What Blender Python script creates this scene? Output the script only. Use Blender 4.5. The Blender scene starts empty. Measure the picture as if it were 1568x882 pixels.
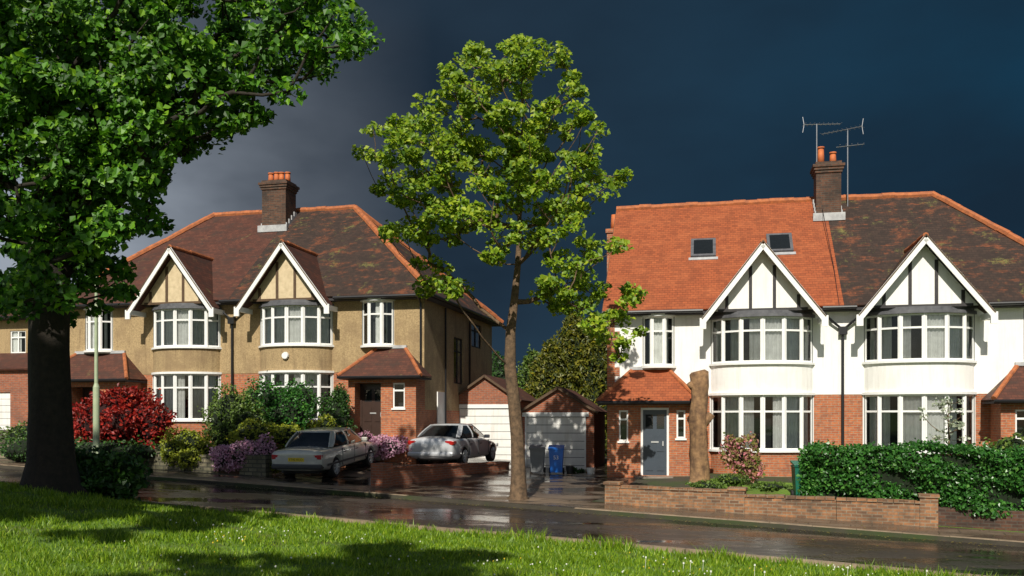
import bpy, math, random
import numpy as np
from mathutils import Vector, Matrix
random.seed(7); rng=np.random.default_rng(7)
SC=bpy.context.scene; COL=SC.collection
F=1400.0
def W(px,py,Y): return Vector(((px-784)/F*Y, Y, (640-py)/F*Y))
# ---------------------------------------------------------------- materials
def newmat(name):
    m=bpy.data.materials.new(name); m.use_nodes=True; nt=m.node_tree
    b=nt.nodes['Principled BSDF']; return m,nt,b
def nd(nt,t,**kw):
    n=nt.nodes.new(t)
    for k,v in kw.items():
        if k in n.inputs.keys(): n.inputs[k].default_value=v
        else: setattr(n,k,v)
    return n
def c4(c): return (c[0],c[1],c[2],1)
def mixc(nt,fac,a,b,mode='MIX'):
    n=nt.nodes.new('ShaderNodeMix'); n.data_type='RGBA'; n.blend_type=mode
    for s,v in ((n.inputs[0],fac),(n.inputs[6],a),(n.inputs[7],b)):
        if isinstance(v,(int,float)): s.default_value=v
        elif isinstance(v,tuple): s.default_value=c4(v)
        else: nt.links.new(v,s)
    return n.outputs[2]
def mrange(nt,v,a,b,c=0,d=1):
    n=nd(nt,'ShaderNodeMapRange'); nt.links.new(v,n.inputs[0])
    for i,x in enumerate((a,b,c,d)): n.inputs[i+1].default_value=x
    return n.outputs[0]
def noise(nt,vec,scale,detail=4,rough=.6):
    n=nd(nt,'ShaderNodeTexNoise'); n.inputs['Scale'].default_value=scale
    n.inputs['Detail'].default_value=detail; n.inputs['Roughness'].default_value=rough
    if vec is not None: nt.links.new(vec,n.inputs['Vector'])
    return n.outputs['Fac']
def scaled(nt,vec,s):
    mp=nd(nt,'ShaderNodeMapping'); mp.inputs['Scale'].default_value=s; nt.links.new(vec,mp.inputs[0]); return mp.outputs[0]
def bump(nt,b,h,strength,dist=.02):
    n=nd(nt,'ShaderNodeBump'); n.inputs['Strength'].default_value=strength; n.inputs['Distance'].default_value=dist
    nt.links.new(h,n.inputs['Height']); nt.links.new(n.outputs[0],b.inputs['Normal'])
def mnoise(name,c1,c2,scale=3,rough=.8,bs=0,bscale=60,metal=0,c3=None,s3=.6,t3=(.5,.7),spec=None,streak=None,sk=.6):
    m,nt,b=newmat(name); tc=nd(nt,'ShaderNodeTexCoord').outputs['Object']
    f=mrange(nt,noise(nt,tc,scale,6),.3,.7)
    col=mixc(nt,f,c1,c2)
    if c3: col=mixc(nt,mrange(nt,noise(nt,tc,s3,5),*t3),col,c3)
    if streak: col=mixc(nt,mrange(nt,noise(nt,scaled(nt,tc,(4,4,.35)),1.6,6,.7),.5,.72,0,sk),col,streak)
    nt.links.new(col,b.inputs['Base Color']); b.inputs['Roughness'].default_value=rough; b.inputs['Metallic'].default_value=metal
    if spec is not None: b.inputs['Specular IOR Level'].default_value=spec
    if bs: bump(nt,b,noise(nt,tc,bscale,3),bs)
    return m
def mbrick(name,c1,c2,mortar,bw=.225,bh=.075,ms=.01,stain=(.12,.07,.05),sf=.5):
    m,nt,b=newmat(name); uv=nd(nt,'ShaderNodeTexCoord').outputs['UV']; ob=nd(nt,'ShaderNodeTexCoord').outputs['Object']
    br=nd(nt,'ShaderNodeTexBrick'); nt.links.new(uv,br.inputs['Vector'])
    for k,v in (('Color1',c4(c1)),('Color2',c4(c2)),('Mortar',c4(mortar)),('Scale',1.0),('Mortar Size',ms),('Brick Width',bw),('Row Height',bh),('Mortar Smooth',.2)):
        br.inputs[k].default_value=v
    nz=noise(nt,ob,9,3); col=mixc(nt,mrange(nt,nz,.4,.7,0,.5),br.outputs['Color'],stain)
    nz2=noise(nt,ob,1.1,5); col=mixc(nt,mrange(nt,nz2,.48,.72,0,sf),col,stain)
    nt.links.new(col,b.inputs['Base Color']); b.inputs['Roughness'].default_value=.85
    bump(nt,b,br.outputs['Fac'],-.6,.012); return m
def mtile(name,c1,c2,patch,moss=None,pt=(.45,.65),mt=(.6,.7),dark=.5):
    m,nt,b=newmat(name); uv=nd(nt,'ShaderNodeTexCoord').outputs['UV']; ob=nd(nt,'ShaderNodeTexCoord').outputs['Object']
    br=nd(nt,'ShaderNodeTexBrick'); nt.links.new(uv,br.inputs['Vector'])
    for k,v in (('Color1',c4(c1)),('Color2',c4(c2)),('Mortar',c4([x*.45 for x in c1])),('Scale',1.0),('Mortar Size',.008),('Brick Width',.17),('Row Height',.13),('Bias',0.0)):
        br.inputs[k].default_value=v
    col=mixc(nt,mrange(nt,noise(nt,scaled(nt,uv,(.8,1.5,1)),1.3,9,.75),pt[0],pt[1]),br.outputs['Color'],patch)
    b2=nd(nt,'ShaderNodeTexBrick'); nt.links.new(uv,b2.inputs['Vector'])
    for k,v in (('Color1',(0,0,0,1)),('Color2',(1,1,1,1)),('Mortar',(0,0,0,1)),('Scale',1.0),('Mortar Size',0.0),('Brick Width',.17),('Row Height',.13)): b2.inputs[k].default_value=v
    col=mixc(nt,mrange(nt,b2.outputs['Color'],.55,1,0,dark),col,tuple(x*.5 for x in c1))
    col=mixc(nt,mrange(nt,noise(nt,ob,14,3),.42,.7,0,dark),col,tuple(x*.45 for x in c1))
    col=mixc(nt,mrange(nt,noise(nt,scaled(nt,uv,(3,.4,1)),1.2,6,.7),.5,.72,0,dark*1.1),col,tuple(x*.4 for x in c1))
    if moss: col=mixc(nt,mrange(nt,noise(nt,ob,1.3,10,.8),mt[0],mt[1],0,.85),col,moss)
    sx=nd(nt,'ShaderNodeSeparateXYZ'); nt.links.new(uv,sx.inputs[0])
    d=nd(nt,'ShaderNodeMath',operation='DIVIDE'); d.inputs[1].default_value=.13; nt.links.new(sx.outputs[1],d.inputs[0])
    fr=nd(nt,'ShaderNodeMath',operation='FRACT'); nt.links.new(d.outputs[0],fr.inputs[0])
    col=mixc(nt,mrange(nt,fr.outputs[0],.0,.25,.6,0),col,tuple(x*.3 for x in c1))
    nt.links.new(col,b.inputs['Base Color']); b.inputs['Roughness'].default_value=.75
    bump(nt,b,fr.outputs[0],-.6,.03); return m
def mleaf(name,c1,c2,trans=.35,c3=None,rough=.5,mid=.86,nsc=1.1):
    m,nt,b=newmat(name); g=nd(nt,'ShaderNodeNewGeometry'); ob=nd(nt,'ShaderNodeTexCoord').outputs['Object']
    r=nd(nt,'ShaderNodeValToRGB'); nt.links.new(g.outputs['Random Per Island'],r.inputs[0])
    e=r.color_ramp.elements; e[0].color=c4(c1); e[1].color=c4(c2)
    if c3: x=e.new(mid); x.color=c4(c2); e[-1].color=c4(c3)
    col=mixc(nt,mrange(nt,noise(nt,ob,nsc,3),.42,.66,0,.45),r.outputs[0],tuple((a*.6+b_*.4)*.6 for a,b_ in zip(c1,c2)))
    nt.links.new(col,b.inputs['Base Color']); b.inputs['Roughness'].default_value=rough
    t=nd(nt,'ShaderNodeBsdfTranslucent'); nt.links.new(col,t.inputs[0])
    mx=nd(nt,'ShaderNodeMixShader'); mx.inputs[0].default_value=trans
    nt.links.new(b.outputs[0],mx.inputs[1]); nt.links.new(t.outputs[0],mx.inputs[2])
    nt.links.new(mx.outputs[0],nt.nodes['Material Output'].inputs[0]); return m
def mplain(name,c,rough=.5,metal=0,coat=0):
    m,nt,b=newmat(name); tc=nd(nt,'ShaderNodeTexCoord').outputs['Object']
    col=mixc(nt,mrange(nt,noise(nt,tc,5,4),.3,.7),tuple(x*.86 for x in c),c)
    nt.links.new(col,b.inputs['Base Color']); b.inputs['Roughness'].default_value=rough; b.inputs['Metallic'].default_value=metal
    b.inputs['Coat Weight'].default_value=coat; return m
def mglass(name,op=.12):
    m,nt,b=newmat(name)
    t=nd(nt,'ShaderNodeBsdfTransparent'); t.inputs[0].default_value=(.95,.97,.97,1)
    gl=nd(nt,'ShaderNodeBsdfGlossy'); gl.inputs['Roughness'].default_value=.03
    lw=nd(nt,'ShaderNodeFresnel'); lw.inputs[0].default_value=1.5
    f=mrange(nt,lw.outputs[0],0,1,op,1)
    mx=nd(nt,'ShaderNodeMixShader'); nt.links.new(f,mx.inputs[0]); nt.links.new(t.outputs[0],mx.inputs[1]); nt.links.new(gl.outputs[0],mx.inputs[2])
    nt.links.new(mx.outputs[0],nt.nodes['Material Output'].inputs[0]); return m
M={}
M['brick']=mbrick('red_brick',(.58,.17,.055),(.40,.10,.038),(.38,.27,.18),sf=.35)
M['brick_g']=mbrick('garage_brick',(.44,.12,.045),(.28,.075,.035),(.28,.2,.15),sf=.5)
M['brick_old']=mbrick('old_wall_brick',(.42,.19,.08),(.15,.075,.04),(.28,.22,.15),stain=(.06,.045,.03),sf=.85)
M['brick_dk']=mbrick('chimney_brick',(.15,.06,.03),(.06,.03,.02),(.10,.08,.06),stain=(.02,.015,.012),sf=.8)
M['stone']=mbrick('garden_stone',(.26,.22,.14),(.15,.135,.085),(.07,.06,.05),.32,.13,.02,stain=(.05,.055,.03),sf=.8)
M['white']=mnoise('white_render',(.90,.885,.85),(.85,.835,.80),1.5,.85,.3,45,c3=(.78,.76,.71),s3=.8,t3=(.55,.8),streak=(.62,.58,.52),sk=.45)
M['pebble']=mnoise('tan_pebbledash',(.56,.405,.215),(.29,.20,.10),22,.95,1,70,c3=(.30,.205,.11),s3=.9,t3=(.5,.72),streak=(.18,.12,.065))
M['paint']=mnoise('white_paint',(.88,.875,.85),(.82,.815,.79),4,.45)
M['cream']=mnoise('cream_panel',(.70,.56,.36),(.52,.41,.25),6,.8)
M['timber_dk']=mnoise('dark_timber',(.025,.022,.025),(.05,.045,.045),8,.7)
M['timber_br']=mnoise('brown_timber',(.12,.07,.035),(.07,.04,.02),8,.7)
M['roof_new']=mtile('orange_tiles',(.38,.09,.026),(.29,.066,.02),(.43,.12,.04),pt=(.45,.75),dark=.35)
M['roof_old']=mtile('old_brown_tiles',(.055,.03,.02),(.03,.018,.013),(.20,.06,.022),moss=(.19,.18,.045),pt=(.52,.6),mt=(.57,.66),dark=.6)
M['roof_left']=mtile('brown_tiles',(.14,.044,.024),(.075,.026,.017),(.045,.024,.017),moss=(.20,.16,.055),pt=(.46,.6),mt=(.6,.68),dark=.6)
M['ridge']=mnoise('ridge_tile',(.52,.16,.05),(.24,.08,.035),6,.8,.3,20)
M['pot']=mnoise('chimney_pot',(.6,.17,.045),(.40,.1,.035),6,.7)
M['lead']=mnoise('lead_flashing',(.5,.5,.5),(.3,.3,.31),5,.6)
M['leadd']=mnoise('lead_dark',(.14,.14,.15),(.07,.07,.08),5,.6)
M['black']=mplain('black_pipe',(.015,.015,.017),.4)
M['dark']=mplain('dark_interior',(.03,.032,.035),.9)  # near-black panel colour stands in for the unlit rooms behind the glass
M['curtain']=mnoise('net_curtain',(.88,.88,.85),(.68,.68,.65),5,.9)
M['glass']=mglass('window_glass',.03)
M['door_g']=mplain('grey_door',(.06,.075,.095),.35)
M['door_b']=mplain('brown_door',(.055,.032,.025),.35)
M['gdoor']=mnoise('garage_door_white',(.88,.87,.84),(.78,.77,.73),3,.5,streak=(.6,.55,.48))
M['bark']=mnoise('bark',(.20,.125,.07),(.06,.04,.024),9,.95,1,25)
M['bark_dk']=mnoise('dark_bark',(.035,.026,.018),(.015,.012,.009),9,.95,1,20,streak=(.008,.006,.005))
M['bark_cut']=mnoise('pollard_bark',(.38,.22,.105),(.10,.055,.033),5,.95,1,14,streak=(.06,.035,.02))
M['leaf_c']=mleaf('lime_leaves',(.07,.17,.012),(.29,.44,.018),.42,(.48,.56,.035),mid=.6)
M['leaf_l']=mleaf('chestnut_leaves',(.018,.06,.007),(.10,.29,.012),.35,(.27,.50,.02),mid=.72)
M['leaf_s']=mleaf('verge_tree_leaves',(.02,.06,.008),(.05,.14,.014),.1)
M['leaf_h']=mleaf('hedge_leaves',(.018,.08,.013),(.06,.21,.028),.2,(.15,.34,.06),rough=.35)
M['leaf_d']=mleaf('dark_shrub_leaves',(.014,.045,.008),(.045,.13,.015),.2,(.09,.2,.022))
M['leaf_g']=mleaf('shrub_leaves',(.05,.10,.014),(.15,.24,.035),.25,(.24,.31,.06))
M['leaf_y']=mleaf('golden_leaves',(.14,.2,.02),(.34,.37,.02),.3,(.45,.45,.03))
M['leaf_cf']=mleaf('conifer_leaves',(.035,.06,.006),(.17,.17,.012),.2,(.32,.27,.015),nsc=.8)
M['leaf_r']=mleaf('red_maple_leaves',(.13,.009,.007),(.44,.022,.014),.3,(.62,.09,.035))
M['leaf_p']=mleaf('pink_blossom',(.6,.26,.42),(.85,.55,.68),.3,(.14,.2,.04))
M['leaf_m']=mleaf('pink_shrub_leaves',(.10,.17,.02),(.30,.26,.07),.3,(.80,.25,.35),mid=.35)
M['leaf_w']=mleaf('pale_leaves',(.14,.2,.10),(.5,.55,.4),.3,(.7,.72,.6))
M['blade']=mleaf('grass_blades',(.07,.17,.008),(.29,.45,.015),.35,(.50,.58,.06),nsc=2.0)
M['litter']=mleaf('fallen_leaves',(.10,.07,.02),(.25,.2,.05),.1,(.2,.26,.04))
M['daisy']=mplain('daisy_white',(.8,.8,.7),.8)
M['dand']=mplain('dandelion_yellow',(.7,.5,.03),.8)
M['core']=mnoise('light_blocker_dark',(.012,.022,.006),(.004,.009,.003),6,1)  # near-black colour for the hidden fill that blocks light inside foliage
M['core_r']=mnoise('light_blocker_red',(.03,.005,.004),(.01,.002,.002),6,1)
M['grass']=mnoise('lawn',(.07,.15,.012),(.15,.25,.018),3,.95,.8,30,c3=(.08,.08,.02),s3=1.3,t3=(.5,.7))
M['soil']=mnoise('soil_ground',(.06,.05,.035),(.035,.03,.02),2,.9,.6,12,c3=(.04,.06,.015),s3=.5,t3=(.45,.6))
M['kerb']=mnoise('kerb_stone',(.40,.30,.20),(.18,.135,.095),3,.45,.3,20)
M['concrete']=mnoise('coping',(.3,.25,.2),(.18,.15,.12),5,.8,.3,30)
def mwet(name,c1,c2,r0,r1,sc,slab=None):
    m,nt,b=newmat(name); tc=nd(nt,'ShaderNodeTexCoord').outputs['Object']
    tr=scaled(nt,tc,(.45,1.3,1)); n1=noise(nt,tr,sc,5,.65)
    col=mixc(nt,mrange(nt,n1,.35,.65),c1,c2); col=mixc(nt,mrange(nt,noise(nt,tc,40,2),.4,.7,0,.4),col,tuple(x*1.9 for x in c2))
    if slab:
        br=nd(nt,'ShaderNodeTexBrick'); mp=nd(nt,'ShaderNodeMapping'); mp.inputs['Rotation'].default_value=(0,0,math.radians(21.5)); nt.links.new(tc,mp.inputs[0]); nt.links.new(mp.outputs[0],br.inputs['Vector'])
        for k,v in (('Color1',(1,1,1,1)),('Color2',(.75,.75,.75,1)),('Mortar',(.3,.3,.3,1)),('Scale',1.0),('Mortar Size',.012),('Brick Width',.9),('Row Height',.6)): br.inputs[k].default_value=v
        col=mixc(nt,1.0,col,br.outputs['Color'],'MULTIPLY')
    wet=mrange(nt,noise(nt,tr,sc*.9,6,.7),.44,.58)
    col=mixc(nt,wet,tuple(x*.55 for x in c1),col)
    nt.links.new(col,b.inputs['Base Color'])
    nt.links.new(mrange(nt,wet,0,1,r0,r1),b.inputs['Roughness'])
    n=nd(nt,'ShaderNodeBump'); n.inputs['Distance'].default_value=.008; nt.links.new(mrange(nt,wet,0,1,.08,.45),n.inputs['Strength'])
    nt.links.new(noise(nt,tc,26,3),n.inputs['Height']); nt.links.new(n.outputs[0],b.inputs['Normal']); return m
M['road']=mwet('wet_asphalt',(.024,.019,.017),(.05,.041,.035),.08,.42,.6)
M['pave']=mwet('wet_pavement',(.13,.095,.068),(.24,.175,.12),.12,.55,.9,True)
M['drive']=mwet('wet_driveway',(.07,.053,.04),(.16,.12,.09),.07,.45,.9)
M['silver']=mplain('silver_paint',(.62,.63,.65),.28,.25,.9)
M['merc']=mplain('pale_metal_paint',(.58,.57,.51),.32,.15,.8)
M['carglass']=mplain('car_glass',(.015,.018,.02),.05)
M['rubber']=mplain('tyre',(.018,.018,.018),.8)
M['rim']=mplain('alloy',(.6,.6,.6),.35,.4)
M['redl']=mplain('tail_light',(.45,.012,.01),.2,0,.5)
M['plate']=mplain('yellow_plate',(.85,.62,.03),.5)
M['trim']=mplain('grey_trim',(.05,.05,.052),.5)
M['bin_b']=mplain('blue_plastic',(.01,.15,.60),.4)
M['bin_g']=mplain('grey_plastic',(.17,.175,.18),.5)
M['bin_gr']=mplain('green_plastic',(.012,.14,.09),.45)
M['lamp']=mnoise('lamp_paint',(.45,.52,.34),(.32,.38,.24),3,.5)
M['metal']=mplain('aerial_metal',(.35,.36,.38),.4,.7)
# ---------------------------------------------------------------- mesh helpers
def empty(name,loc=(0,0,0),rz=0,rx=0):
    e=bpy.data.objects.new(name,None); COL.objects.link(e); e.location=loc; e.rotation_euler=(rx,0,rz); return e
class MB:
    def __init__(s): s.v=[]; s.f=[]
    def face(s,pts):
        i=len(s.v); s.v+= [tuple(p) for p in pts]; s.f.append(tuple(range(i,i+len(pts))))
    def box(s,x0,x1,y0,y1,z0,z1,Mx=None):
        i=len(s.v); P=[Vector((x,y,z)) for z in (z0,z1) for y in (y0,y1) for x in (x0,x1)]
        if Mx is not None: P=[Mx@p for p in P]
        s.v+=[tuple(p) for p in P]
        for q in ((0,2,3,1),(4,5,7,6),(0,1,5,4),(2,6,7,3),(0,4,6,2),(1,3,7,5)): s.f.append(tuple(i+k for k in q))
    def tube(s,p0,p1,r0,r1=None,n=6,cap=True):
        r1=r0 if r1 is None else r1; p0=Vector(p0);p1=Vector(p1); d=(p1-p0)
        if d.length<1e-6: return
        d.normalize(); a=d.orthogonal().normalized(); b=d.cross(a); i=len(s.v)
        for p,r in ((p0,r0),(p1,r1)):
            for k in range(n):
                t=2*math.pi*k/n; s.v.append(tuple(p+a*math.cos(t)*r+b*math.sin(t)*r))
        for k in range(n): s.f.append((i+k,i+(k+1)%n,i+n+(k+1)%n,i+n+k))
        if cap: s.f.append(tuple(i+k for k in range(n))[::-1]); s.f.append(tuple(i+n+k for k in range(n)))
    def slab(s,pts,th):
        pts=[Vector(p) for p in pts]; n=(pts[1]-pts[0]).cross(pts[2]-pts[0]).normalized()
        if n.z<0: n=-n
        lo=[p-n*th for p in pts]; s.face(pts); s.face(lo[::-1])
        for k in range(len(pts)): j=(k+1)%len(pts); s.face([pts[k],lo[k],lo[j],pts[j]])
    def build(s,name,mat,parent=None,smooth=False,bevel=0,uv=True):
        if not s.f: return None
        me=bpy.data.meshes.new(name); me.from_pydata(s.v,[],s.f); me.update()
        me.materials.append(mat)
        if uv:
            ul=me.uv_layers.new(name='UVMap'); V=me.vertices
            for p in me.polygons:
                n=p.normal
                if abs(n.z)>.97: t=Vector((1,0,0)); b=Vector((0,1,0))
                else: t=Vector((0,0,1)).cross(n).normalized(); b=n.cross(t)
                if b.z<0: b=-b
                for li in p.loop_indices:
                    co=V[me.loops[li].vertex_index].co; ul.data[li].uv=(co.dot(t),co.dot(b))
        if smooth:
            for p in me.polygons: p.use_smooth=True
        o=bpy.data.objects.new(name,me); COL.objects.link(o)
        if parent: o.parent=parent
        if bevel:
            md=o.modifiers.new('b','BEVEL'); md.width=bevel; md.segments=2; md.limit_method='ANGLE'
        return o
def Fr(x,y,z,a): return Matrix.Translation((x,y,z))@Matrix.Rotation(a,4,'Z')
def leaves(name,P,size,mat,parent=None,bias=(0,0,.6),fold=.15,aspect=.75,droop=0):
    N=len(P); P=np.asarray(P); n=rng.normal(size=(N,3)); n/=np.linalg.norm(n,axis=1)[:,None]
    bias=np.asarray(bias); n=n+bias; n/=np.linalg.norm(n,axis=1)[:,None]+1e-9
    t=rng.normal(size=(N,3)); t[:,2]-=droop; t-=n*(t*n).sum(1)[:,None]; t/=np.linalg.norm(t,axis=1)[:,None]+1e-9
    b=np.cross(n,t); s=(size*rng.uniform(.55,1.4,N))[:,None]
    V=np.empty((N,4,3)); V[:,0]=P-t*s*.5; V[:,2]=P+t*s*.5; V[:,1]=P+b*s*aspect*.5+n*s*fold-t*s*.08; V[:,3]=P-b*s*aspect*.5+n*s*fold-t*s*.08
    i=np.arange(N)*4; Fc=np.empty((N,2,3),int); Fc[:,0]=np.stack([i,i+1,i+2],1); Fc[:,1]=np.stack([i,i+2,i+3],1)
    me=bpy.data.meshes.new(name); me.from_pydata(V.reshape(-1,3).tolist(),[],Fc.reshape(-1,3).tolist()); me.update()
    me.materials.append(mat); o=bpy.data.objects.new(name,me); COL.objects.link(o)
    if parent: o.parent=parent
    return o
# ---------------------------------------------------------------- terrain
K0=np.array([0,22.9]); A=math.radians(21.5); E=np.array([math.cos(A),-math.sin(A)]); NN=np.array([math.sin(A),math.cos(A)])
def sm(x): x=np.clip(x,0,1); return x*x*(3-2*x)
def zr(s): return -2.25-.036*np.clip(s,-60,60)
def Zsc(s,c):
    rise=np.interp(s,[-30,-11,-8.6,-6,-2,1,4,20],[.85,.85,.4,.25,.15,.3,.5,.5])
    Mh=np.interp(s,[-30,-10,-7,-3,0,4,8,30],[.95,.85,.68,.38,.27,.18,.13,.13])
    z=np.where(c<-5.0, zr(s)+.03+Mh*sm((-5-c)/4)+.3*sm((-9-c)/12), zr(s)-.02)
    return np.where(c>0, zr(s)+.1+rise*sm((c-2.5)/6.5), z)
def xy(s,c): p=K0+s*E+c*NN; return float(p[0]),float(p[1])
def sc(x,y): d=np.array([x,y])-K0; return float(d@E),float(d@NN)
def gz(x,y): s,c=sc(x,y); return float(Zsc(np.array(s),np.array(c)))
S=np.array([-1500,-600,-250,-120,-80,-60,-50,-40]+list(np.arange(-34,34.1,.5))+[40,50,60,80,120,250,600,1500])
C=np.array([-400,-200,-100,-60,-40,-30]+list(np.arange(-24,-5.4,.5))+[-5.13,-5.001,-5.0,0.0,.002,.13,.6,1.1,1.6,1.85]+list(np.arange(2.3,16,.5))+[18,22,28,36,50,80,150,300,700,1500])
def sheet(name,mats,s0,s1,c0,c1,dz,selector=None,parent=None):
    ss=S[(S>=s0-1e-6)&(S<=s1+1e-6)]; cc=C[(C>=c0-1e-6)&(C<=c1+1e-6)]
    v=[];f=[];mi=[]
    for c in cc:
        for s in ss:
            x,y=xy(s,c); v.append((x,y,float(Zsc(s,c))+dz))
    n=len(ss)
    for j in range(len(cc)-1):
        for i in range(n-1):
            f.append((j*n+i,j*n+i+1,(j+1)*n+i+1,(j+1)*n+i)); mi.append(selector((cc[j]+cc[j+1])/2) if selector else 0)
    me=bpy.data.meshes.new(name); me.from_pydata(v,[],f)
    for m in mats: me.materials.append(m)
    me.polygons.foreach_set('material_index',mi)
    for p in me.polygons: p.use_smooth=len(mats)>1 and mi[p.index]==0
    me.update(); o=bpy.data.objects.new(name,me); COL.objects.link(o); return o
sheet('ground',[M['grass'],M['soil']],-1500,1500,-400,1500,0,lambda c:0 if c<-5 else 1)
sheet('road',[M['road']],-120,120,-5.0,0.0,.024)
sheet('pavement',[M['pave']],-120,120,.13,1.85,.006)
sheet('driveway',[M['drive']],-9.5,1.5,1.85,15.8,.008)
sheet('front_lawn',[M['grass']],3.5,25,1.85,7.3,.008)
kb=MB()
for c0,c1 in ((0.0,.13),(-5.13,-5.0)):
    for s in np.arange(-60,40,.92):
        low = (-3.2<s<1.0) and c0>=0
        h=.05 if low else .115+random.uniform(-.006,.006)
        q=[]
        for (a,b) in ((s,c0+.002),(s+.91,c0+.002),(s+.91,c1),(s,c1)):
            x,y=xy(a,b); q.append((x,y,float(zr(a))))
        i=len(kb.v); kb.v+=[(x,y,z-.05) for x,y,z in q]+[(x,y,z+h) for x,y,z in q]
        for qd in ((0,3,2,1),(4,5,6,7),(0,1,5,4),(1,2,6,5),(2,3,7,6),(3,0,4,7)): kb.f.append(tuple(i+k for k in qd))
kb.build('kerb',M['kerb'])
# ---------------------------------------------------------------- grass blades
def bladeset(name,X,Y,h,w,mat):
    n=len(X); s=(X-K0[0])*E[0]+(Y-K0[1])*E[1]; c=(X-K0[0])*NN[0]+(Y-K0[1])*NN[1]; Z=Zsc(s,c)
    a=rng.uniform(0,6.283,n); lean=rng.normal(0,.45,(n,2))*h[:,None]
    V=np.empty((n,3,3)); V[:,0]=np.stack([X-np.cos(a)*w,Y-np.sin(a)*w,Z-.01],1); V[:,1]=np.stack([X+np.cos(a)*w,Y+np.sin(a)*w,Z-.01],1)
    V[:,2]=np.stack([X+lean[:,0],Y+lean[:,1],Z+h],1)
    me=bpy.data.meshes.new(name); me.from_pydata(V.reshape(-1,3).tolist(),[],np.arange(n*3).reshape(-1,3).tolist()); me.update()
    me.materials.append(mat); o=bpy.data.objects.new(name,me); COL.objects.link(o)
def blades():
    N=130000
    Y=rng.uniform(9.0,22.5,N*2); X=rng.uniform(-.62,.62,N*2)*Y
    s=(X-K0[0])*E[0]+(Y-K0[1])*E[1]; c=(X-K0[0])*NN[0]+(Y-K0[1])*NN[1]
    f=np.sin(X*2.1+np.sin(Y*2.9+1)*1.7)+np.sin(Y*3.7-X*1.3+np.sin(X*3.1))+.8*np.sin(X*6.3+Y*5.1)
    k=(c<-5.08)&(rng.uniform(-2.2,2.4,N*2)<f+1.1); X,Y,c,f=X[k][:N],Y[k][:N],c[k][:N],f[k][:N]; n=len(X)
    h=rng.uniform(.025,.07,n)*(1+.55*np.clip(f,0,2))*(1+1.2*(c>-5.7)*rng.uniform(0,1,n)); w=rng.uniform(.007,.013,n)*(Y/11)
    bladeset('grass',X,Y,h,w,M['blade'])
    fl=MB(); g=MB()
    for i in range(90):
        cy=random.uniform(9.8,15); cx=random.uniform(-.4,.55)*cy
        for j in range(random.randint(1,7)):
            x=cx+random.gauss(0,.3); y=cy+random.gauss(0,.25)
            if sc(x,y)[1]>-5.2: continue
            z=gz(x,y)+random.uniform(.05,.10); r=random.uniform(.008,.015)
            (fl if i%4 else g).tube((x,y,z),(x+.003,y-.006,z+.01),r,r*.6,6)
    for i in range(22):
        x=random.uniform(1.5,7); y=random.uniform(10,14)
        if sc(x,y)[1]>-5.2: continue
        z=gz(x,y); h=random.uniform(.12,.26); fl.tube((x,y,z),(x+.01,y,z+h),.003,.003,4); fl.tube((x+.01,y,z+h-.012),(x+.01,y,z+h+.014),.014,.012,6)
    fl.build('daisies',M['daisy'],uv=False); g.build('dandelions',M['dand'],uv=False)
blades()
def litter():
    n=1700; s=rng.uniform(-14,16,n); c=np.where(rng.uniform(0,1,n)<.55,-.12-np.abs(rng.normal(0,.18,n)),rng.uniform(-4.9,1.8,n)); k=~((c>-.01)&(c<.14)); s,c=s[k],c[k]
    Z=np.where(c<0,zr(s)+.03,zr(s)+.113); P=np.stack([K0[0]+s*E[0]+c*NN[0],K0[1]+s*E[1]+c*NN[1],Z],1); leaves('fallen_leaves',P,.05,M['litter'],None,(0,0,6),fold=.08)
litter()
# ---------------------------------------------------------------- house parts
class House:
    def __init__(s,name,loc,rz):
        s.e=empty(name,loc,rz); s.p={}
    def __getitem__(s,k):
        if k not in s.p: s.p[k]=MB()
        return s.p[k]
    def finish(s,mats,smooth=()):
        for k,mb in s.p.items(): mb.build(k,mats[k],s.e,smooth=k in smooth)
def wall(mb,Mx,x0,x1,z0,z1,ops=(),rev=.12):
    xs=sorted({x0,x1,*[o[0] for o in ops],*[o[1] for o in ops]}); zs=sorted({z0,z1,*[o[2] for o in ops],*[o[3] for o in ops]})
    xs=[x for x in xs if x0<=x<=x1]; zs=[z for z in zs if z0<=z<=z1]
    for i in range(len(xs)-1):
        for j in range(len(zs)-1):
            cx=(xs[i]+xs[i+1])/2; cz=(zs[j]+zs[j+1])/2
            if any(o[0]<cx<o[1] and o[2]<cz<o[3] for o in ops): continue
            mb.face([Mx@Vector(p) for p in ((xs[i],0,zs[j]),(xs[i+1],0,zs[j]),(xs[i+1],0,zs[j+1]),(xs[i],0,zs[j+1]))])
    for o in ops:
        a,b,c,d=o
        for q in (((a,0,c),(a,rev,c),(a,rev,d),(a,0,d)),((b,0,c),(b,0,d),(b,rev,d),(b,rev,c)),((a,0,c),(b,0,c),(b,rev,c),(a,rev,c)),((a,0,d),(a,rev,d),(b,rev,d),(b,0,d))):
            mb.face([Mx@Vector(p) for p in q])
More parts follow.
